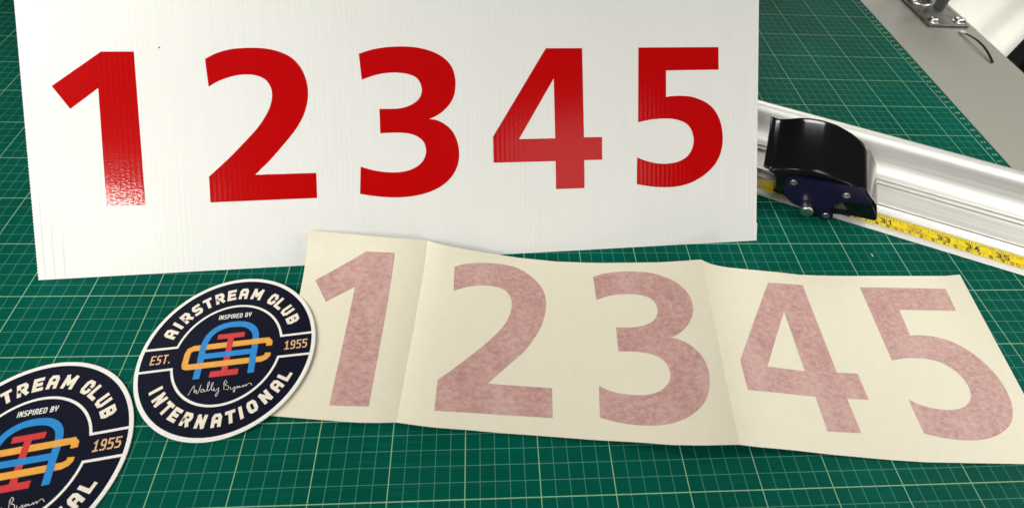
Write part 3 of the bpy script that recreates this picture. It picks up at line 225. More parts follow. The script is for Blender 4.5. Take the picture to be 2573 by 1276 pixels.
# ------------------------------------------------------------------ materials
class NT:
    def __init__(s, name):
        s.m = bpy.data.materials.new(name); s.m.use_nodes = True; s.n = s.m.node_tree.nodes; s.l = s.m.node_tree.links
        s.b = s.n['Principled BSDF']
    def node(s, t, **kw):
        n = s.n.new(t)
        for k, v in kw.items(): setattr(n, k, v)
        return n
    def link(s, a, b): s.l.new(a, b)
    def math(s, op, a, b=None, c=None):
        n = s.node('ShaderNodeMath', operation=op)
        for i, v in enumerate((a, b, c)):
            if v is None: continue
            if isinstance(v, (int, float)): n.inputs[i].default_value = v
            else: s.link(v, n.inputs[i])
        return n.outputs[0]
    def coords(s, which='Object', scale=(1, 1, 1), rot=(0, 0, 0)):
        t = s.node('ShaderNodeTexCoord'); m = s.node('ShaderNodeMapping'); m.inputs['Scale'].default_value = scale; m.inputs['Rotation'].default_value = rot
        s.link(t.outputs[which], m.inputs[0]); return m.outputs[0]
    def noise(s, vec, scale, detail=3, rough=.55, out='Fac'):
        n = s.node('ShaderNodeTexNoise'); n.inputs['Scale'].default_value = scale; n.inputs['Detail'].default_value = detail; n.inputs['Roughness'].default_value = rough
        s.link(vec, n.inputs['Vector']); return n.outputs[out]
    def ramp(s, fac, stops):
        n = s.node('ShaderNodeValToRGB'); e = n.color_ramp.elements
        while len(e) < len(stops): e.new(.5)
        for k, (p, c) in enumerate(stops): e[k].position = p; e[k].color = (*c, 1) if len(c) == 3 else c
        s.link(fac, n.inputs[0]); return n.outputs[0]
    def mix(s, fac, a, b, blend='MIX'):
        n = s.node('ShaderNodeMix', data_type='RGBA', blend_type=blend)
        for i, v in ((0, fac), (6, a), (7, b)):
            if isinstance(v, (int, float)): n.inputs[i].default_value = v
            elif isinstance(v, tuple): n.inputs[i].default_value = (*v, 1)
            else: s.link(v, n.inputs[i])
        return n.outputs[2]
    def maprange(s, v, a, b, c=0, d=1, smooth=True):
        n = s.node('ShaderNodeMapRange'); n.interpolation_type = 'SMOOTHSTEP' if smooth else 'LINEAR'
        s.link(v, n.inputs[0])
        for i, q in enumerate((a, b, c, d)): n.inputs[i + 1].default_value = q
        return n.outputs[0]
    def bump(s, h, strength, dist=.001):
        n = s.node('ShaderNodeBump'); n.inputs['Strength'].default_value = strength; n.inputs['Distance'].default_value = dist
        s.link(h, n.inputs['Height']); s.link(n.outputs[0], s.b.inputs['Normal']); return n
    def set(s, **kw):
        names = dict(col='Base Color', rough='Roughness', metal='Metallic', spec='Specular IOR Level', coat='Coat Weight', coatr='Coat Roughness')
        for k, v in kw.items():
            i = s.b.inputs[names[k]]
            if isinstance(v, tuple): i.default_value = (*v, 1)
            elif isinstance(v, (int, float)): i.default_value = v
            else: s.link(v, i)
        return s

def plain(name, col, rough=.5, spec=.5, metal=0.0, coat=0.0, mottle=.06, scale=300):
    t = NT(name); v = t.coords()
    n = t.noise(v, scale, 3)
    t.set(col=t.mix(t.maprange(n, .35, .65, 0, 1), tuple(c * (1 - mottle) for c in col), tuple(min(1, c * (1 + mottle)) for c in col)), rough=rough, spec=spec, metal=metal, coat=coat)
    return t.m

def mat_green():
    t = NT('cutting_mat_pvc'); v = t.coords(); sep = t.node('ShaderNodeSeparateXYZ'); t.link(v, sep.inputs[0])
    wob = t.math('MULTIPLY', t.math('SUBTRACT', t.noise(v, 6, 2), .5), .02)
    X = t.math('ADD', t.math('MULTIPLY', sep.outputs[0], 100), wob); Y = t.math('ADD', t.math('MULTIPLY', sep.outputs[1], 100), wob)
    def line(c, per, w):
        d = t.math('MULTIPLY', t.math('ABSOLUTE', t.math('SUBTRACT', t.math('FRACT', t.math('ADD', t.math('DIVIDE', c, per), .5)), .5)), per)
        return t.maprange(d, w / 2 + .009, w / 2 - .009, 0, 1)
    inside = t.math('LESS_THAN', X, 93.05)
    wear = t.maprange(t.noise(t.coords(scale=(1, 1, 1)), 14, 4), .32, .6, .72, 1)
    minor = t.math('MULTIPLY', t.math('MAXIMUM', line(X, 1, .046), line(Y, 1, .044)), wear)
    major = t.math('MAXIMUM', line(X, 5, .060), line(Y, 5, .060))
    edge = t.maprange(t.math('ABSOLUTE', t.math('SUBTRACT', X, 93.0)), .05, .026, 0, 1)
    major = t.math('MAXIMUM', t.math('MULTIPLY', major, inside), edge)
    minor = t.math('MULTIPLY', minor, inside)
    # cut marks: fine streaks across the mat, in worn patches, and slow tone changes
    streak = t.noise(t.coords(scale=(2.2, 95, 1)), 7, 5, .7)
    fine = t.noise(t.coords(scale=(9, 330, 1)), 5, 3, .6)
    patch = t.maprange(t.noise(v, 5.5, 3), .42, .66, 0, 1)
    tone = t.noise(v, 9, 3)
    base = t.mix(t.maprange(tone, .3, .7, 0, 1), (.0003, .074, .049), (.0005, .093, .065))
    sf = t.math('MULTIPLY', t.maprange(streak, .50, .74, 0, 1), t.math('ADD', t.math('MULTIPLY', patch, .60), .10))
    base = t.mix(sf, base, (.016, .17, .125))
    ff = t.math('MULTIPLY', t.maprange(fine, .54, .72, 0, 1), t.math('ADD', t.math('MULTIPLY', patch, .32), .10))
    base = t.mix(ff, base, (.001, .04, .027))
    base = t.mix(t.math('MULTIPLY', minor, .60), base, (.13, .36, .26))
    base = t.mix(t.math('MULTIPLY', major, .85), base, (.31, .56, .33))
    t.set(col=base, rough=t.maprange(streak, .3, .7, .42, .58), spec=.03)
    grain = t.math('ADD', t.math('MULTIPLY', streak, .6), t.math('MULTIPLY', t.noise(v, 900, 2), .4))
    t.bump(grain, .12, .0006)
    return t.m

def flute_height(t, amp_lo=.25):
    v = t.coords(); sep = t.node('ShaderNodeSeparateXYZ'); t.link(v, sep.inputs[0])
    wob = t.math('MULTIPLY', t.noise(t.coords(scale=(30, 5, 1)), 1.2, 2), 1.6)
    ph = t.math('ADD', t.math('MULTIPLY', sep.outputs[0], 2 * math.pi / .0041), wob)
    w = t.math('SINE', ph)
    amp = t.maprange(t.noise(t.coords(scale=(14, 5, 1)), 1.0, 3), .38, .64, amp_lo, 1)
    return t.math('MULTIPLY', w, amp), v

def mat_board():
    t = NT('corrugated_plastic'); h, v = flute_height(t)
    n = t.noise(t.coords(scale=(420, 12, 1)), 1, 3)
    skin = t.mix(t.maprange(n, .4, .6, 0, 1), (.81, .818, .80), (.825, .833, .815))
    rib = t.math('MULTIPLY', t.maprange(h, .15, 1, 0, 1), .16)
    t.set(col=t.mix(rib, skin, (.66, .655, .62)), rough=.36, spec=.45)
    # two creases pressed into the lower left corner
    sep = t.node('ShaderNodeSeparateXYZ'); t.link(t.coords(), sep.inputs[0])
    cr = None
    for x0, wd, top in ((.006, .0012, .10), (.0135, .0016, .075), (.021, .0012, .06)):
        g = t.maprange(t.math('ABSOLUTE', t.math('SUBTRACT', sep.outputs[0], x0)), wd, 0, 0, 1)
        g = t.math('MULTIPLY', g, t.maprange(sep.outputs[1], top, top * .3, 0, 1))
        cr = g if cr is None else t.math('ADD', cr, g)
    slow = t.noise(t.coords(), 14, 2)
    tot = t.math('ADD', t.math('ADD', h, t.math('MULTIPLY', cr, -34)), t.math('MULTIPLY', slow, 14))
    t.bump(tot, .18, .00006)
    return t.m

def mat_red():
    t = NT('red_vinyl'); h, v = flute_height(t, .3)
    peel = t.noise(t.coords(scale=(1, 1.8, 1)), 380, 2)
    tot = t.math('ADD', t.math('ADD', h, t.math('MULTIPLY', peel, 2.6)), t.math('MULTIPLY', t.noise(v, 14, 2), 14))
    t.set(col=(.50, .002, .003), rough=.11, spec=.42)
    t.bump(tot, .30, .00007)
    return t.m

def mat_paper():
    t = NT('transfer_paper'); v = t.coords()
    n = t.noise(v, 120, 4)
    t.set(col=t.mix(t.maprange(n, .35, .65, 0, 1), (.775, .74, .59), (.79, .755, .605)), rough=.48, spec=.4)
    t.bump(t.noise(v, 1400, 2), .03, .0004)
    return t.m

def mat_pink():
    t = NT('masked_vinyl'); v = t.coords(scale=(1, 1.5, 1))
    n1 = t.noise(v, 210, 8, .76); n2 = t.noise(t.coords(scale=(1, 2.4, 1)), 420, 4, .7)
    c = t.ramp(n1, [(.30, (.38, .20, .19)), (.5, (.545, .325, .30)), (.70, (.66, .455, .42))])
    c = t.mix(t.math('MULTIPLY', t.maprange(n2, .56, .70, 0, 1), .55), c, (.27, .11, .115))
    c = t.mix(t.math('MULTIPLY', t.maprange(n2, .42, .30, 0, 1), .4), c, (.66, .43, .39))
    n3 = t.noise(t.coords(scale=(1, .6, 1), rot=(0, 0, .5)), 34, 3, .6)
    c = t.mix(t.math('MULTIPLY', t.maprange(n3, .45, .68, 0, 1), .32), c, (.70, .50, .46))
    c = t.mix(t.math('MULTIPLY', t.maprange(n3, .45, .28, 0, 1), .28), c, (.36, .17, .165))
    t.set(col=c, rough=.5, spec=.4)
    t.bump(n1, .15, .001)
    return t.m

def mat_alu():
    t = NT('brushed_aluminium'); a = math.atan2(RULER_D[1], RULER_D[0])
    v = t.coords(rot=(0, 0, -a)); m2 = t.node('ShaderNodeMapping'); m2.inputs['Scale'].default_value = (3, 420, 420); t.link(v, m2.inputs[0])
    n = t.noise(m2.outputs[0], 1, 4, .6)
    t.set(col=t.mix(t.maprange(n, .3, .7, 0, 1), (.66, .66, .63), (.76, .76, .73)), metal=.62, rough=t.maprange(n, .3, .7, .42, .50))
    t.bump(n, .025, .0004)
    return t.m

def mat_bench():
    t = NT('grey_bench_laminate'); v = t.coords()
    n = t.noise(v, 420, 3, .6); s = t.noise(v, 7, 2)
    c = t.mix(t.maprange(n, .38, .62, 0, 1), (.328, .328, .282), (.366, .366, .318))
    c = t.mix(t.math('MULTIPLY', t.maprange(s, .4, .65, 0, 1), .25), c, (.315, .316, .278))
    t.set(col=c, rough=.42, spec=.4); t.bump(n, .06, .0004)
    return t.m

def mat_tape():
    t = NT('yellow_tape'); v = t.coords(scale=(60, 60, 1))
    n = t.noise(v, 3, 4)
    t.set(col=t.mix(t.maprange(n, .45, .7, 0, 1), (.80, .62, .012), (.62, .42, .015)), rough=.35, spec=.45)
    return t.m

G = mat_green(); BOARD = mat_board(); RED = mat_red(); PAPER = mat_paper(); PINK = mat_pink(); ALU = mat_alu(); BENCH = mat_bench(); TAPE = mat_tape()
BLACKPL = plain('gloss_black_plastic', (.006, .006, .007), .13, .5, mottle=.05)
PURPLE = plain('dark_purple_plastic', (.013, .007, .045), .22, .5, mottle=.08)
STEEL = plain('zinc_steel', (.55, .54, .50), .28, metal=1.0, mottle=.1, scale=500)
CHROME = plain('polished_steel', (.70, .69, .66), .30, metal=1.0, mottle=.04)
CAST = plain('painted_steel_plate', (.19, .19, .18), .38, .5, metal=.3, mottle=.22, scale=60)
DARKTIE = plain('dark_nylon', (.010, .008, .006), .75, .15)
HOLE_SHADE = plain('hole_shade_grey', (.10, .105, .095), .4, .4)  # grey standing for the shaded gap behind the cutter body's hole
NAVY = plain('navy_print', (.003, .0045, .017), .42, .12, mottle=.1)
BADGE_WHITE = plain('white_vinyl', (.86, .855, .82), .42, mottle=.02)
INK_WHITE = plain('white_print', (.84, .83, .79), .4, mottle=.02)
INK_CREAM = plain('cream_print', (.84, .77, .65), .4, mottle=.03)
INK_TAN = plain('tan_print', (.74, .46, .22), .4, mottle=.04)
INK_RED = plain('red_print', (.60, .028, .032), .4, mottle=.05)
INK_BLUE = plain('blue_print', (.004, .23, .62), .4, mottle=.04)
INK_GOLD = plain('gold_print', (.80, .37, .045), .4, mottle=.04)
INK_BLACK = plain('black_ink', (.012, .010, .008), .5, mottle=.1)
INK_BROWN = plain('worn_ink', (.36, .16, .015), .5, mottle=.3, scale=900)
INK_MAT = plain('mat_ink', (.24, .42, .28), .5, mottle=.1)
CLOTH = plain('white_cloth', (.80, .80, .74), .7, .3, mottle=.02)
FLOOR = plain('brown_floor', (.13, .10, .07), .6, mottle=.2, scale=20)

# ------------------------------------------------------------------ setting: floor, bench, mat
fl = mesh_obj('floor', [(-400, -300, -80), (600, -300, -80), (600, 500, -80), (-400, 500, -80)], [(0, 1, 2, 3)], FLOOR); fl['kind'] = 'structure'

bench = empty('workbench', 'pale grey workbench top along the right side of the green mat', 'workbench', (109, 50, -.3))
bm = bmesh.new(); box(bm, -90 - 109, 0, -110, 130, -3.5, 0)
bevel(bm_obj('bench_top', bm, BENCH, bench), .25, 2)
for x, y in ((-190, -100), (-8, -100), (-190, 120), (-8, 120)):
    bm = bmesh.new(); box(bm, x, x + 6, y, y + 6, -79.6, -3.52); bm_obj('leg', bm, CAST, bench)

cmat = empty('cutting_mat', 'large green self healing cutting mat printed with a yellow centimetre grid', 'cutting mat')
bm = bmesh.new(); box(bm, -75, 94.35, -14, 118, -.295, 0)
bevel(bm_obj('mat_sheet', bm, G, cmat), .06, 2)
bm = bmesh.new()
for k in range(21, 75):
    s_ = str(k + 10); w_ = .26
    text(bm, s_, 93.34, k - .15, w_, .31, .06, .10, .004)
bm_obj('scale_numbers', bm, INK_MAT, cmat)

# ------------------------------------------------------------------ white board with red numerals
bx, by, bn = Vector(BOARD_X), Vector(BOARD_Y), Vector(BOARD_N)
board = empty('sign_board', 'white corrugated plastic sign board with big red numerals 1 2 3 4 5, leaning back', 'sign board', BOARD_ORIGIN)
MB = Matrix(((bx.x, by.x, bn.x), (bx.y, by.y, bn.y), (bx.z, by.z, bn.z))).to_4x4(); MB.translation = Vector(BOARD_ORIGIN) * CM
board.matrix_world = MB
W = 61.57; H = 45.7
out = [(0, 0), (W, 0), (W + .05, 1.6), (W - .04, 1.75), (W - .15, 22.2), (W - .2, H), (-.1, H)]
y = H - .1
while y > .15:                                              # the left edge is cut through the flutes: a fine saw edge
    out += [(-.1 * y / H - .03, y), (-.1 * y / H + .035, y - .13)]; y -= .26
bm = prism([out], -.42, 0)
bm_obj('panel', bm, BOARD, board)
for k in '12345':
    bm = bmesh.new(); fill_rings(bm, BOARD_DIGITS[k], .012)
    bm_obj('numeral', bm, RED, board, label='red vinyl numeral %s' % k)
bm = bmesh.new(); lathe(bm, [(0, .03), (.06, .022), (.075, .002)], (10.31, 18.5, 0), (0, 0, 1), 10); bm_obj('speck', bm, INK_BLACK, board)

# ------------------------------------------------------------------ cream transfer sheet with faint numerals
ST = [Vector(v) for v in SHEET_TOP]; SB = [Vector(v) for v in SHEET_BOTTOM]; NS = len(ST); NTT = 24
def sheet_point(i, j):
    i = max(0, min(NS - 1.0001, i)); a = int(i); u = i - a; t = max(0, min(1, j / NTT))
    def P(k):
        p = SB[k].lerp(ST[k], t); lf = SHEET_LIFT[k]
        p.z = SB[k].z * (1 - t) + (ST[k].z - lf) * t + lf * t ** 6
        return p
    return P(a).lerp(P(a + 1), u)
sheet = empty('transfer_sheet', 'long creased cream transfer paper sheet with faint pink numerals lying on the mat', 'paper sheet', SB[0])
so = SB[0]
vs, fs = [], []
for i in range(NS):
    for j in range(NTT + 1): vs.append(sheet_point(i, j) - so)
for i in range(NS - 1):
    for j in range(NTT):
        a = i * (NTT + 1) + j; fs.append((a, a + NTT + 1, a + NTT + 2, a + 1))
so_obj = mesh_obj('paper', vs, fs, PAPER, sheet, smooth=True)
for e in so_obj.data.edges:                                 # crisp fold lines and rim
    i0, i1 = [v // (NTT + 1) for v in e.vertices]; j0, j1 = [v % (NTT + 1) for v in e.vertices]
    if (i0 == i1 and i0 in (0, 14, 44, NS - 1)) or (j0 == j1 and j0 in (0, NTT)): e.use_edge_sharp = True
sm = so_obj.modifiers.new('thickness', 'SOLIDIFY'); sm.thickness = .012 * CM; sm.offset = -1; sm.edge_crease_rim = 1
for k in '12345':
    bm = bmesh.new(); fill_rings(bm, SHEET_DIGITS[k], 0)
    for c in range(NS + 1):
        g = bm.verts[:] + bm.edges[:] + bm.faces[:]
        bmesh.ops.bisect_plane(bm, geom=g, plane_co=(c, 0, 0), plane_no=(1, 0, 0))
    for c in range(1, NTT):
        g = bm.verts[:] + bm.edges[:] + bm.faces[:]
        bmesh.ops.bisect_plane(bm, geom=g, plane_co=(0, c, 0), plane_no=(0, 1, 0))
    for v in bm.verts:
        i, j = v.co.x, v.co.y
        p = sheet_point(i, j); du = sheet_point(i + .2, j) - sheet_point(i - .2, j); dv = sheet_point(i, j + .2) - sheet_point(i, j - .2)
        n = du.cross(dv).normalized()
        v.co = p + n * .012 - so
    bm_obj('numeral', bm, PINK, sheet, smooth=True, label='faint pink numeral %s' % k)

# ------------------------------------------------------------------ round badges
RN_, RO_ = 6.0, 6.28
def arc_text(bm, items, r, h, w, sw, z, lower=False):
    for ch, deg in items:
        a = math.radians(deg); er = Vector((math.cos(a), math.sin(a))); et = Vector((math.sin(a), -math.cos(a)))
        upv = -er if lower else er; rt = -et if lower else et
        ww = {'I': sw * 1.06, 'M': w * 1.22}.get(ch, w)
        base = er * r - upv * (h / 2) - rt * (ww / 2)
        glyph(bm, ch, ww, h, sw, z, lambda p, b=base, u=upv, q=rt: tuple(b + q * p[0] + u * p[1]))
def circ(r, a0, a1, n=48): return [(r * math.cos(math.radians(a0 + (a1 - a0) * k / n)), r * math.sin(math.radians(a0 + (a1 - a0) * k / n))) for k in range(n + 1)]
def catmull(pts, n=5):
    P = [Vector(p) for p in pts]; Q = [P[0] * 2 - P[1]] + P + [P[-1] * 2 - P[-2]]; o = []
    for i in range(1, len(Q) - 2):
        p0, p1, p2, p3 = Q[i - 1:i + 3]
        for k in range(n):
            t = k / n; o.append(tuple(.5 * ((2 * p1) + (p2 - p0) * t + (2 * p0 - 5 * p1 + 4 * p2 - p3) * t * t + (3 * p1 - p0 - 3 * p2 + p3) * t ** 3)))
    return o + [tuple(P[-1])]

def make_badge():
    t = empty('round_badge', 'round navy badge overlapping the left end of the cream sheet', 'badge', BADGE_C, 'matching round navy badges')
    bm = bmesh.new(); lathe(bm, [(0, -.08), (RO_ - .02, -.08), (RO_, -.065), (RO_, -.015), (RO_ - .015, -.002), (RO_ - .04, 0), (0, 0)], (0, 0, 0), (0, 0, 1), 128)
    bm_obj('backing', bm, BADGE_WHITE, t, smooth=False)
    face_ = bmesh.new(); lathe(face_, [(RN_, .004), (0, .004)], (0, 0, 0), (0, 0, 1), 128)
    f = bm_obj('printed_face', face_, NAVY, t)
    # white ruled lines: two arcs with straight ends to the rim
    bm = bmesh.new(); a = math.degrees(math.asin(.82 / 3.8))
    up_ = [(-5.99, .84)] + circ(3.8, 180 - a, a) + [(5.99, .84)]
    stroke(bm, up_, .17, .010); stroke(bm, [(-x, -y * 1.03) for x, y in up_], .17, .010)
    bm_obj('ruled_line', bm, INK_WHITE, f)
    bm = bmesh.new()
    arc_text(bm, list(zip('AIRSTREAM', (156.1, 147.4, 138.4, 128, 118, 107.6, 97, 86.4, 73.8))) + list(zip('CLUB', (57.1, 47.7, 37, 25.8))), 4.88, .95, .66, .235, .010)
    bm_obj('lettering', bm, INK_CREAM, f); bm = bmesh.new()
    arc_text(bm, list(zip('INTERNATIONAL', (-152.1, -142.7, -131.8, -122, -110.9, -99.3, -87.4, -77.1, -69.2, -60.4, -49, -37.9, -28))), 4.95, .92, .66, .235, .010, True)
    bm_obj('lettering', bm, INK_CREAM, f)
    bm = bmesh.new(); text(bm, 'INSPIRED BY', -1.21, 2.76, .205, .38, .062, .050, .010); bm_obj('lettering', bm, INK_WHITE, f)
    bm = bmesh.new(); text(bm, 'EST.', -5.36, -.36, .33, .70, .10, .09, .010); bm_obj('lettering', bm, INK_TAN, f)
    bm = bmesh.new(); text(bm, '1955', 4.05, -.34, .35, .70, .10, .085, .010); stroke(bm, [(4.07, -.29), (4.40, -.29)], .10, .008); bm_obj('lettering', bm, INK_TAN, f)
    # monogram: gold C, red I, blue A woven over each other
    bm = bmesh.new()
    C_out = [(2.92, .14), (2.92, .42), (2.74, .61), (-2.5, .58), (-2.78, .45), (-2.86, .2), (-2.87, -.62), (-2.8, -.78), (-2.6, -.85), (2.5, -.85), (2.78, -.75), (2.91, -.6), (2.93, -.41)]
    stroke(bm, C_out, .43, .008); bm_obj('monogram_letter', bm, INK_GOLD, f, label='gold letter C')
    bm = bmesh.new(); fill_rings(bm, [[(-.96, 1.5), (.97, 1.5), (.97, 1.1), (.24, 1.1), (.24, -1.38), (1.01, -1.38), (1.01, -1.81), (-.95, -1.81), (-.95, -1.38), (-.19, -1.38), (-.19, 1.1), (-.96, 1.1)]], .012); bm_obj('monogram_letter', bm, INK_RED, f, label='red letter I')
    bm = bmesh.new()
    arch = [(-1.83, -1.82), (-1.82, -.63)] + catmull([(-1.82, -.5), (-1.84, .6), (-1.70, 1.30), (-1.40, 1.76), (-.95, 2.06), (-.42, 2.22), (.30, 2.23), (.95, 2.10), (1.45, 1.78), (1.76, 1.30), (1.87, .6), (1.88, -.5)], 4) + [(1.89, -.63), (1.92, -1.82)]
    stroke(bm, arch, .46, .016); stroke(bm, [(-1.62, -.15), (1.66, -.15)], .42, .018)
    bm_obj('monogram_letter', bm, INK_BLUE, f, label='blue letter A')
    bm = bmesh.new(); stroke(bm, [(-2.3, -.85), (1.655, -.85)], .43, .020); stroke(bm, [(1.6, .605), (2.45, .609)], .43, .020); bm_obj('monogram_letter', bm, INK_GOLD, f, label='gold bars woven over the blue letter')
    bm = bmesh.new()
    sig = [[(-2.1, -2.95), (-1.97, -2.58), (-1.84, -2.28), (-1.77, -2.54), (-1.71, -2.80), (-1.62, -2.62), (-1.57, -2.80), (-1.5, -2.90), (-1.43, -2.76), (-1.39, -2.50), (-1.37, -2.28)], [(-1.14, -2.61), (-1.29, -2.65), (-1.25, -2.81), (-1.12, -2.80), (-1.09, -2.65), (-1.03, -2.79), (-.93, -2.78), (-.83, -2.44), (-.81, -2.17), (-.89, -2.16), (-.91, -2.43), (-.82, -2.74), (-.73, -2.77), (-.58, -2.53), (-.54, -2.26), (-.62, -2.25), (-.64, -2.52), (-.56, -2.74), (-.45, -2.78), (-.41, -2.63), (-.37, -2.82), (-.24, -2.82), (-.1, -2.67), (-.08, -3.02), (-.13, -3.25), (-.22, -3.17), (-.16, -3.01), (-.03, -2.89)], [(.29, -2.85), (.24, -2.55), (.2, -2.25)], [(.18, -2.41), (.26, -2.17), (.39, -2.33), (.32, -2.51), (.52, -2.61), (.6, -2.79), (.49, -2.87), (.41, -2.84)], [(.69, -2.69), (.74, -2.86), (.87, -2.85), (1.0, -2.73), (1.06, -3.02), (1.01, -3.1), (.95, -2.99), (1.11, -2.8), (1.25, -2.74), (1.15, -2.75), (1.17, -2.83), (1.27, -2.82), (1.33, -2.73), (1.36, -2.81), (1.47, -2.80), (1.55, -2.69), (1.6, -2.81), (1.7, -2.66), (1.77, -2.78), (1.87, -2.63), (1.99, -2.59), (2.07, -2.63), (2.17, -2.77)]]
    for q, s in enumerate(sig): stroke(bm, catmull(s, 4), .031, .008 + .002 * q)
    bm_obj('signature', bm, INK_WHITE, f)
    return t
badge = make_badge()
def orient(o, c, n, rot, s=1.0):
    n = Vector(n).normalized(); ex = Vector((math.cos(rot), math.sin(rot), 0)); ex = (ex - n * ex.dot(n)).normalized(); ey = n.cross(ex)
    m = Matrix(((ex.x, ey.x, n.x), (ex.y, ey.y, n.y), (ex.z, ey.z, n.z))).to_4x4() @ Matrix.Scale(s, 4); m.translation = Vector(c) * CM
    o.matrix_world = m
def copy_tree(o, parent=None):
    c = o.copy(); COL.objects.link(c)
    if parent: c.parent = parent
    for ch in list(o.children): copy_tree(ch, c)
    return c
second = copy_tree(badge)
second['label'] = 'round navy badge lying flat on the mat, partly out of the lower left corner'
orient(badge, BADGE_C, BADGE_N, math.radians(5.73))
orient(second, (6.306, 3.065, .125), (0, 0, 1), math.radians(9.17), 1.0326)

# ------------------------------------------------------------------ aluminium safety ruler with tape
ro, rd, ru = Vector(RULER_ORIGIN), Vector(RULER_D), Vector(RULER_U); ro.z = 0
def rw(s, u, z): return ro + rd * s + ru * u + Vector((0, 0, z))
ruler = empty('safety_ruler', 'wide silver aluminium safety ruler with a yellow tape scale along its front edge', 'ruler', ro)
prof = [(0, .015), (-.02, .06), (.0, .12), (.06, .135), (.70, .14), (.74, .11), (2.42, .11), (2.46, .20), (2.52, .22), (2.9, .27), (2.97, .30), (3.04, .285), (3.30, .36), (3.36, .50), (3.42, .53), (3.50, .50), (3.56, .47), (6.18, .50), (6.24, .66), (6.30, .72), (6.50, .74), (6.58, .71), (6.62, .60), (6.74, .60), (6.79, .78), (6.86, .84), (6.98, .86), (7.3, .88), (7.7, .98), (8.1, 1.16), (8.5, 1.42), (8.9, 1.76), (9.3, 2.18), (9.6, 2.52), (9.85, 2.78), (10.1, 2.97), (10.4, 3.10), (10.75, 3.17), (11.1, 3.17), (11.45, 3.08), (11.75, 2.88), (11.95, 2.55), (12.05, 2.1), (12.05, .015)]
s0, s1 = -62, 60
vs, fs = [], []
n = len(prof)
for s in (s0, s1):
    for u, z in prof: vs.append(rw(s, u, z) - ro)
for k in range(n): fs.append((k, (k + 1) % n, n + (k + 1) % n, n + k))
fs += [tuple(range(n)), tuple(range(2 * n - 1, n - 1, -1))]
o = mesh_obj('extrusion', vs, fs, ALU, ruler)
bevel(o, .03, 2, 20)
for p in o.data.polygons[:n]: p.use_smooth = False
for k in range(26, 42): o.data.polygons[k].use_smooth = True
def ruler_mesh(name, quads, m, parent=ruler):
    v, f_ = [], []
    for q in quads:
        b = len(v); v += [rw(*p) - ro for p in q]; f_.append(tuple(range(b, b + len(q))))
    return mesh_obj(name, v, f_, m, parent)
tape = ruler_mesh('tape', [[(s0, .77, .124), (s1, .77, .124), (s1, 2.39, .124), (s0, 2.39, .124)]], TAPE)
q = []
inch0 = 17.02 - 33 * 2.54
for i in range(28 * 16, 41 * 16):
    s = inch0 + i * 2.54 / 16; L = {0: 1.12, 8: .62, 4: .50, 12: .50}.get(i % 16, .40 if i % 2 == 0 else .30)
    w = .022 if i % 16 else .03
    q.append([(s - w, 2.36 - L, .127), (s + w, 2.36 - L, .127), (s + w, 2.36, .127), (s - w, 2.36, .127)])
q.append([(s0, 1.215, .129), (s1, 1.215, .129), (s1, 1.255, .129), (s0, 1.255, .129)])
for i in range(70, 104):
    s = 17.0 - 84 + i + .36; q.append([(s - .018, .80, .131), (s + .018, .80, .131), (s + .018, 1.2, .131), (s - .018, 1.2, .131)])
TICK = plain('tick_ink', (.22, .16, .012), .5, mottle=.25, scale=700)
ruler_mesh('tick_marks', q, TICK, tape)
def tape_text(bm, s, sc_, uc, w, h, sw, gap):
    tot = len(s) * w + (len(s) - 1) * gap
    text(bm, s, 0, 0, w, h, sw, gap, 0)
bm = bmesh.new()
def put(bm, s, sc_, uc, w, h, sw, gap, z):
    tot = len(s) * w + (len(s) - 1) * gap; x0 = sc_ - tot / 2; y0 = uc - h / 2
    b2 = bmesh.new(); text(b2, s, x0, y0, w, h, sw, gap, 0)
    for f_ in b2.faces:
        vv = [bm.verts.new(rw(v.co.x, v.co.y, z + v.co.z) - ro) for v in f_.verts]; bm.faces.new(vv)
    b2.free()
for i in (29, 30, 31, 33, 34, 35, 36, 37): put(bm, str(i), inch0 + i * 2.54, 1.60, .46, .62, .13, .22, .133)
for i in range(72, 102):
    if i % 10: put(bm, str(i % 10), 17.0 - 84 + i, 1.02, .30, .36, .075, .1, .133)
bm_obj('tape_numbers', bm, INK_BLACK, tape)
for i in (80, 90):
    bm = bmesh.new(); put(bm, str(i), 17.0 - 84 + i, 1.02, .32, .40, .09, .18, .133); bm_obj('tape_numbers', bm, INK_BROWN, tape, label='brown number %d' % i)
bm = bmesh.new(); put(bm, '32', inch0 + 32 * 2.54, 1.60, .50, .62, .10, .2, .133); bm_obj('tape_numbers', bm, INK_BROWN, tape, label='worn number 32')

# ------------------------------------------------------------------ cutter carriage on the ruler
cutter = empty('ruler_cutter', 'glossy black cutter carriage with dark purple side plate sitting on the ruler', 'cutter', rw(4.5, 0, 0))
co = rw(4.5, 0, 0)
def resample(pts, N):
    P = [Vector(p) for p in pts]; L = [0]
    for a, b in zip(P, P[1:]): L.append(L[-1] + (b - a).length)
    o, k = [], 0
    for i in range(N):
        t = L[-1] * i / (N - 1)
        while k < len(P) - 2 and L[k + 1] < t: k += 1
        o.append(P[k].lerp(P[k + 1], (t - L[k]) / max(1e-9, L[k + 1] - L[k])))
    return o
NP, NU = 60, 10
fr, bk_ = resample(CUT_FRONT, NP), resample(CUT_BACK, NP)
vs, fs = [], []
for i in range(NU + 1):
    t = i / NU
    for k in range(NP):
        p = fr[k].lerp(bk_[k], t); vs.append(rw(p.x, -.5 + 7.8 * t, p.y + .12 * math.sin(math.pi * t)) - co)
for i in range(NU):
    for k in range(NP - 1):
        a = i * NP + k; fs.append((a, a + 1, a + NP + 1, a + NP))
o = mesh_obj('guard', vs, fs, BLACKPL, cutter, smooth=True)
m_ = o.modifiers.new('thickness', 'SOLIDIFY'); m_.thickness = .22 * CM; m_.offset = 0
bevel(o, .07, 2, 50)
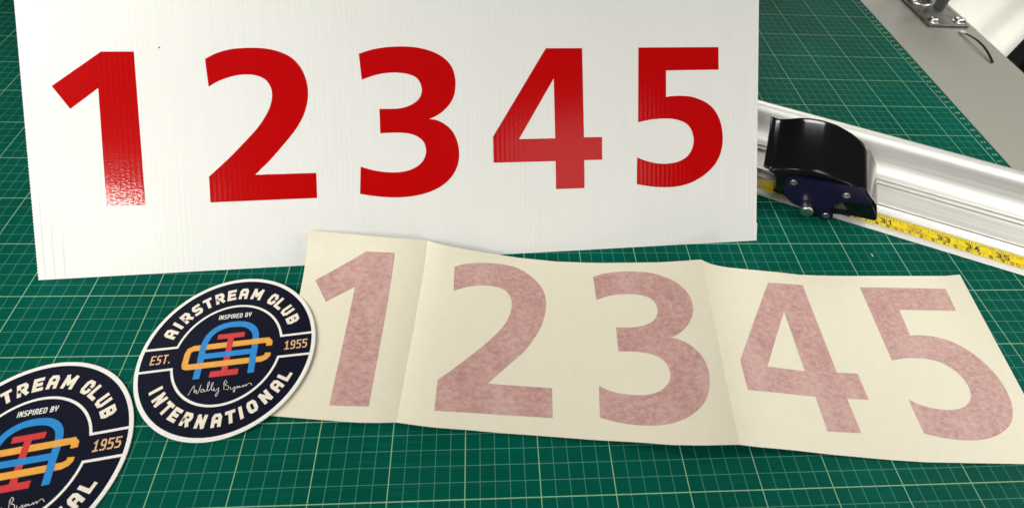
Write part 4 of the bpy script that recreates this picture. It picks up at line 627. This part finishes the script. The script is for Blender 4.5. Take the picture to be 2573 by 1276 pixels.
def side_prism(name, rings, u0, u1, m, bev=.08):
    bm = prism(rings, 0, 1)
    for v in bm.verts: v.co = rw(v.co.x, u0 if v.co.z < .5 else u1, v.co.y) - co
    return bevel(bm_obj(name, bm, m, cutter), bev, 3, 40)
side_prism('body', [CUT_BODY, CUT_HOLE], -.35, -.02, BLACKPL, .06)
side_prism('hole_shade_plate', [[(6.5, .75), (6.5, 2.9), (7.6, 2.9), (8.2, 1.6), (8.2, .75)]], .02, .10, HOLE_SHADE, .01)  # added plate, its grey stands for shade seen through the body hole
side_prism('side_plate', [CUT_PLATE], -.65, -.355, PURPLE, .13)
side_prism('inner_body', [[(.9, 1.0), (.9, 4.3), (3.0, 4.7), (6.2, 4.5), (6.0, 2.9), (5.4, 1.0)]], .0, 5.5, BLACKPL, .1)
ax = -ru
for s, z in CUT_SCREWS:
    bm = bmesh.new(); lathe(bm, [(.0, .035), (.07, .035), (.09, .07), (.25, .085), (.33, .05), (.36, 0), (.36, -.05)], rw(s, -.66, z) - co, ax, 24)
    sc_o = bm_obj('screw', bm, STEEL, cutter, smooth=True)
s, z = CUT_KNOB[0]
bm = bmesh.new(); lathe(bm, [(.0, .98), (.50, .98), (.575, .92), (.60, .85), (.60, .05), (.56, 0), (.50, -.02)], rw(s, -.66, z - .15) - co, ax, 32)
o = bm_obj('knob', bm, CHROME, cutter, smooth=True); bevel(o, .02, 1, 30)
bm = bmesh.new(); lathe(bm, [(0, .05), (1.25, .02), (1.30, 0), (1.25, -.02), (0, -.05)], rw(5.3, -.15, 1.42) - co, ru, 36); bm_obj('blade', bm, STEEL, cutter, smooth=True)

# ------------------------------------------------------------------ far end of the bench: steel bracket, tie offcut, cloth
br = empty('steel_bracket', 'grey steel bracket bolted to the far corner of the bench', 'bracket', (104.6, 66, -.298))
bm = bmesh.new(); box(bm, -3.05, 3.15, -7.75, 10, 0, .40); bevel(bm_obj('base_plate', bm, CAST, br), .1, 2)
bm = bmesh.new(); box(bm, .75, 1.25, -4.0, -2.2, .41, 9.0); bevel(bm_obj('web_plate', bm, CAST, br), .06, 2)
bm = bmesh.new(); lathe(bm, [(2.2, .41), (2.0, .5), (1.8, .75), (1.7, 1.2), (1.7, 9.0), (0, 9.0)], (-.6, -.1, 0), (0, 0, 1), 32); bm_obj('post', bm, STEEL, br, smooth=True)
for x, y in ((-2.0, -6.75), (2.15, -6.65)):
    bm = bmesh.new(); lathe(bm, [(.92, .41), (.92, .50), (.86, .56), (.66, .57), (.66, .86), (.58, .98), (.30, 1.02), (0, 1.02)], (x, y, 0), (0, 0, 1), 28); bm_obj('bolt', bm, CHROME, br, smooth=True)

tie = empty('cable_tie_offcut', 'thin curved dark cable tie offcut with a white tip lying on the bench', 'cable tie', (105.68, 53.4, -.3))
def ribbon(bm, pts, w, h):
    rings = []
    for i, p in enumerate(pts):
        p = Vector(p); d = (Vector(pts[min(i + 1, len(pts) - 1)]) - Vector(pts[max(0, i - 1)])).normalized(); sd = d.cross(Vector((0, 0, 1))).normalized(); un = sd.cross(d)
        rings.append([bm.verts.new(p + sd * a * w + un * b * h) for a, b in ((-.5, -.5), (.5, -.5), (.5, .5), (-.5, .5))])
    for a, b in zip(rings, rings[1:]):
        for k in range(4): bm.faces.new((a[k], a[(k + 1) % 4], b[(k + 1) % 4], b[k]))
    bm.faces.new(rings[0]); bm.faces.new(rings[-1][::-1])
pts = [(-.03 + .30 * math.sin(math.pi * k / 24), 3.8 - 7.5 * k / 24, .14 + .62 * math.sin(math.pi * (k / 24)) ** .9) for k in range(25)]
bm = bmesh.new(); ribbon(bm, pts[2:], .34, .10); bm_obj('strap', bm, DARKTIE, tie)
bm = bmesh.new(); ribbon(bm, [Vector(p) + Vector((0, 0, .03)) for p in pts[:4]], .55, .22); bm_obj('tip', bm, BADGE_WHITE, tie)

e0 = Vector((128.45, 67.91)); ed = Vector((.790, .613)).normalized(); en = Vector((-ed.y, ed.x))
vs, fs = [], []
NA, NB = 14, 60
for i in range(NA + 1):
    for j in range(NB + 1):
        a = -60 + 130 * i / NA; b = 90 * j / NB
        p = e0 + ed * a + en * b
        z = -12 + 1.1 * math.sin(b * .62 + a * .012) * min(1, b / 4) + .7 * math.sin(b * .27 + 1 + a * .03) + .03 * b
        vs.append((p.x, p.y, z))
for i in range(NA):
    for j in range(NB):
        a = i * (NB + 1) + j; fs.append((a, a + NB + 1, a + NB + 2, a + 1))
cl = mesh_obj('cloth_sheet', vs, fs, CLOTH, smooth=True)
tag(cl, 'white sheet with soft folds hanging lower beyond the bench edge', 'cloth')
m_ = cl.modifiers.new('thickness', 'SOLIDIFY'); m_.thickness = .08 * CM
bm = bmesh.new()
vv = []
for z in (-20, -13):
    for a, b in ((-60, -2.4), (70, -2.4), (70, .3), (-60, .3)):
        p = e0 + ed * a + en * b; vv.append(bm.verts.new((p.x, p.y, z)))
for f_ in ((3, 2, 1, 0), (4, 5, 6, 7), (0, 1, 5, 4), (1, 2, 6, 5), (2, 3, 7, 6), (3, 0, 4, 7)): bm.faces.new([vv[k] for k in f_])
o = bevel(bm_obj('rail', bm, plain('matt_black_metal', (.008, .008, .009), .4, mottle=.1)), .3, 2) if False else None
rail = bm_obj('black_rail', bm, BLACKPL); bevel(rail, .3, 2)
tag(rail, 'black rail along the lower edge of the white sheet, beyond the bench', 'rail')

cr_ = mesh_obj('paper_crumb', [], [], BADGE_WHITE)
bm = bmesh.new(); ribbon(bm, [(.12 * math.cos(a * .35), .12 * math.sin(a * .35), .03) for a in range(-3, 5)], .05, .04)
for v in bm.verts: v.co *= CM
bm.to_mesh(cr_.data); bm.free()
cr_.location = Vector((CRUMB[0], CRUMB[1], .0)) * CM
tag(cr_, 'tiny white crumb on the mat between the ruler and the cream sheet', 'crumb')
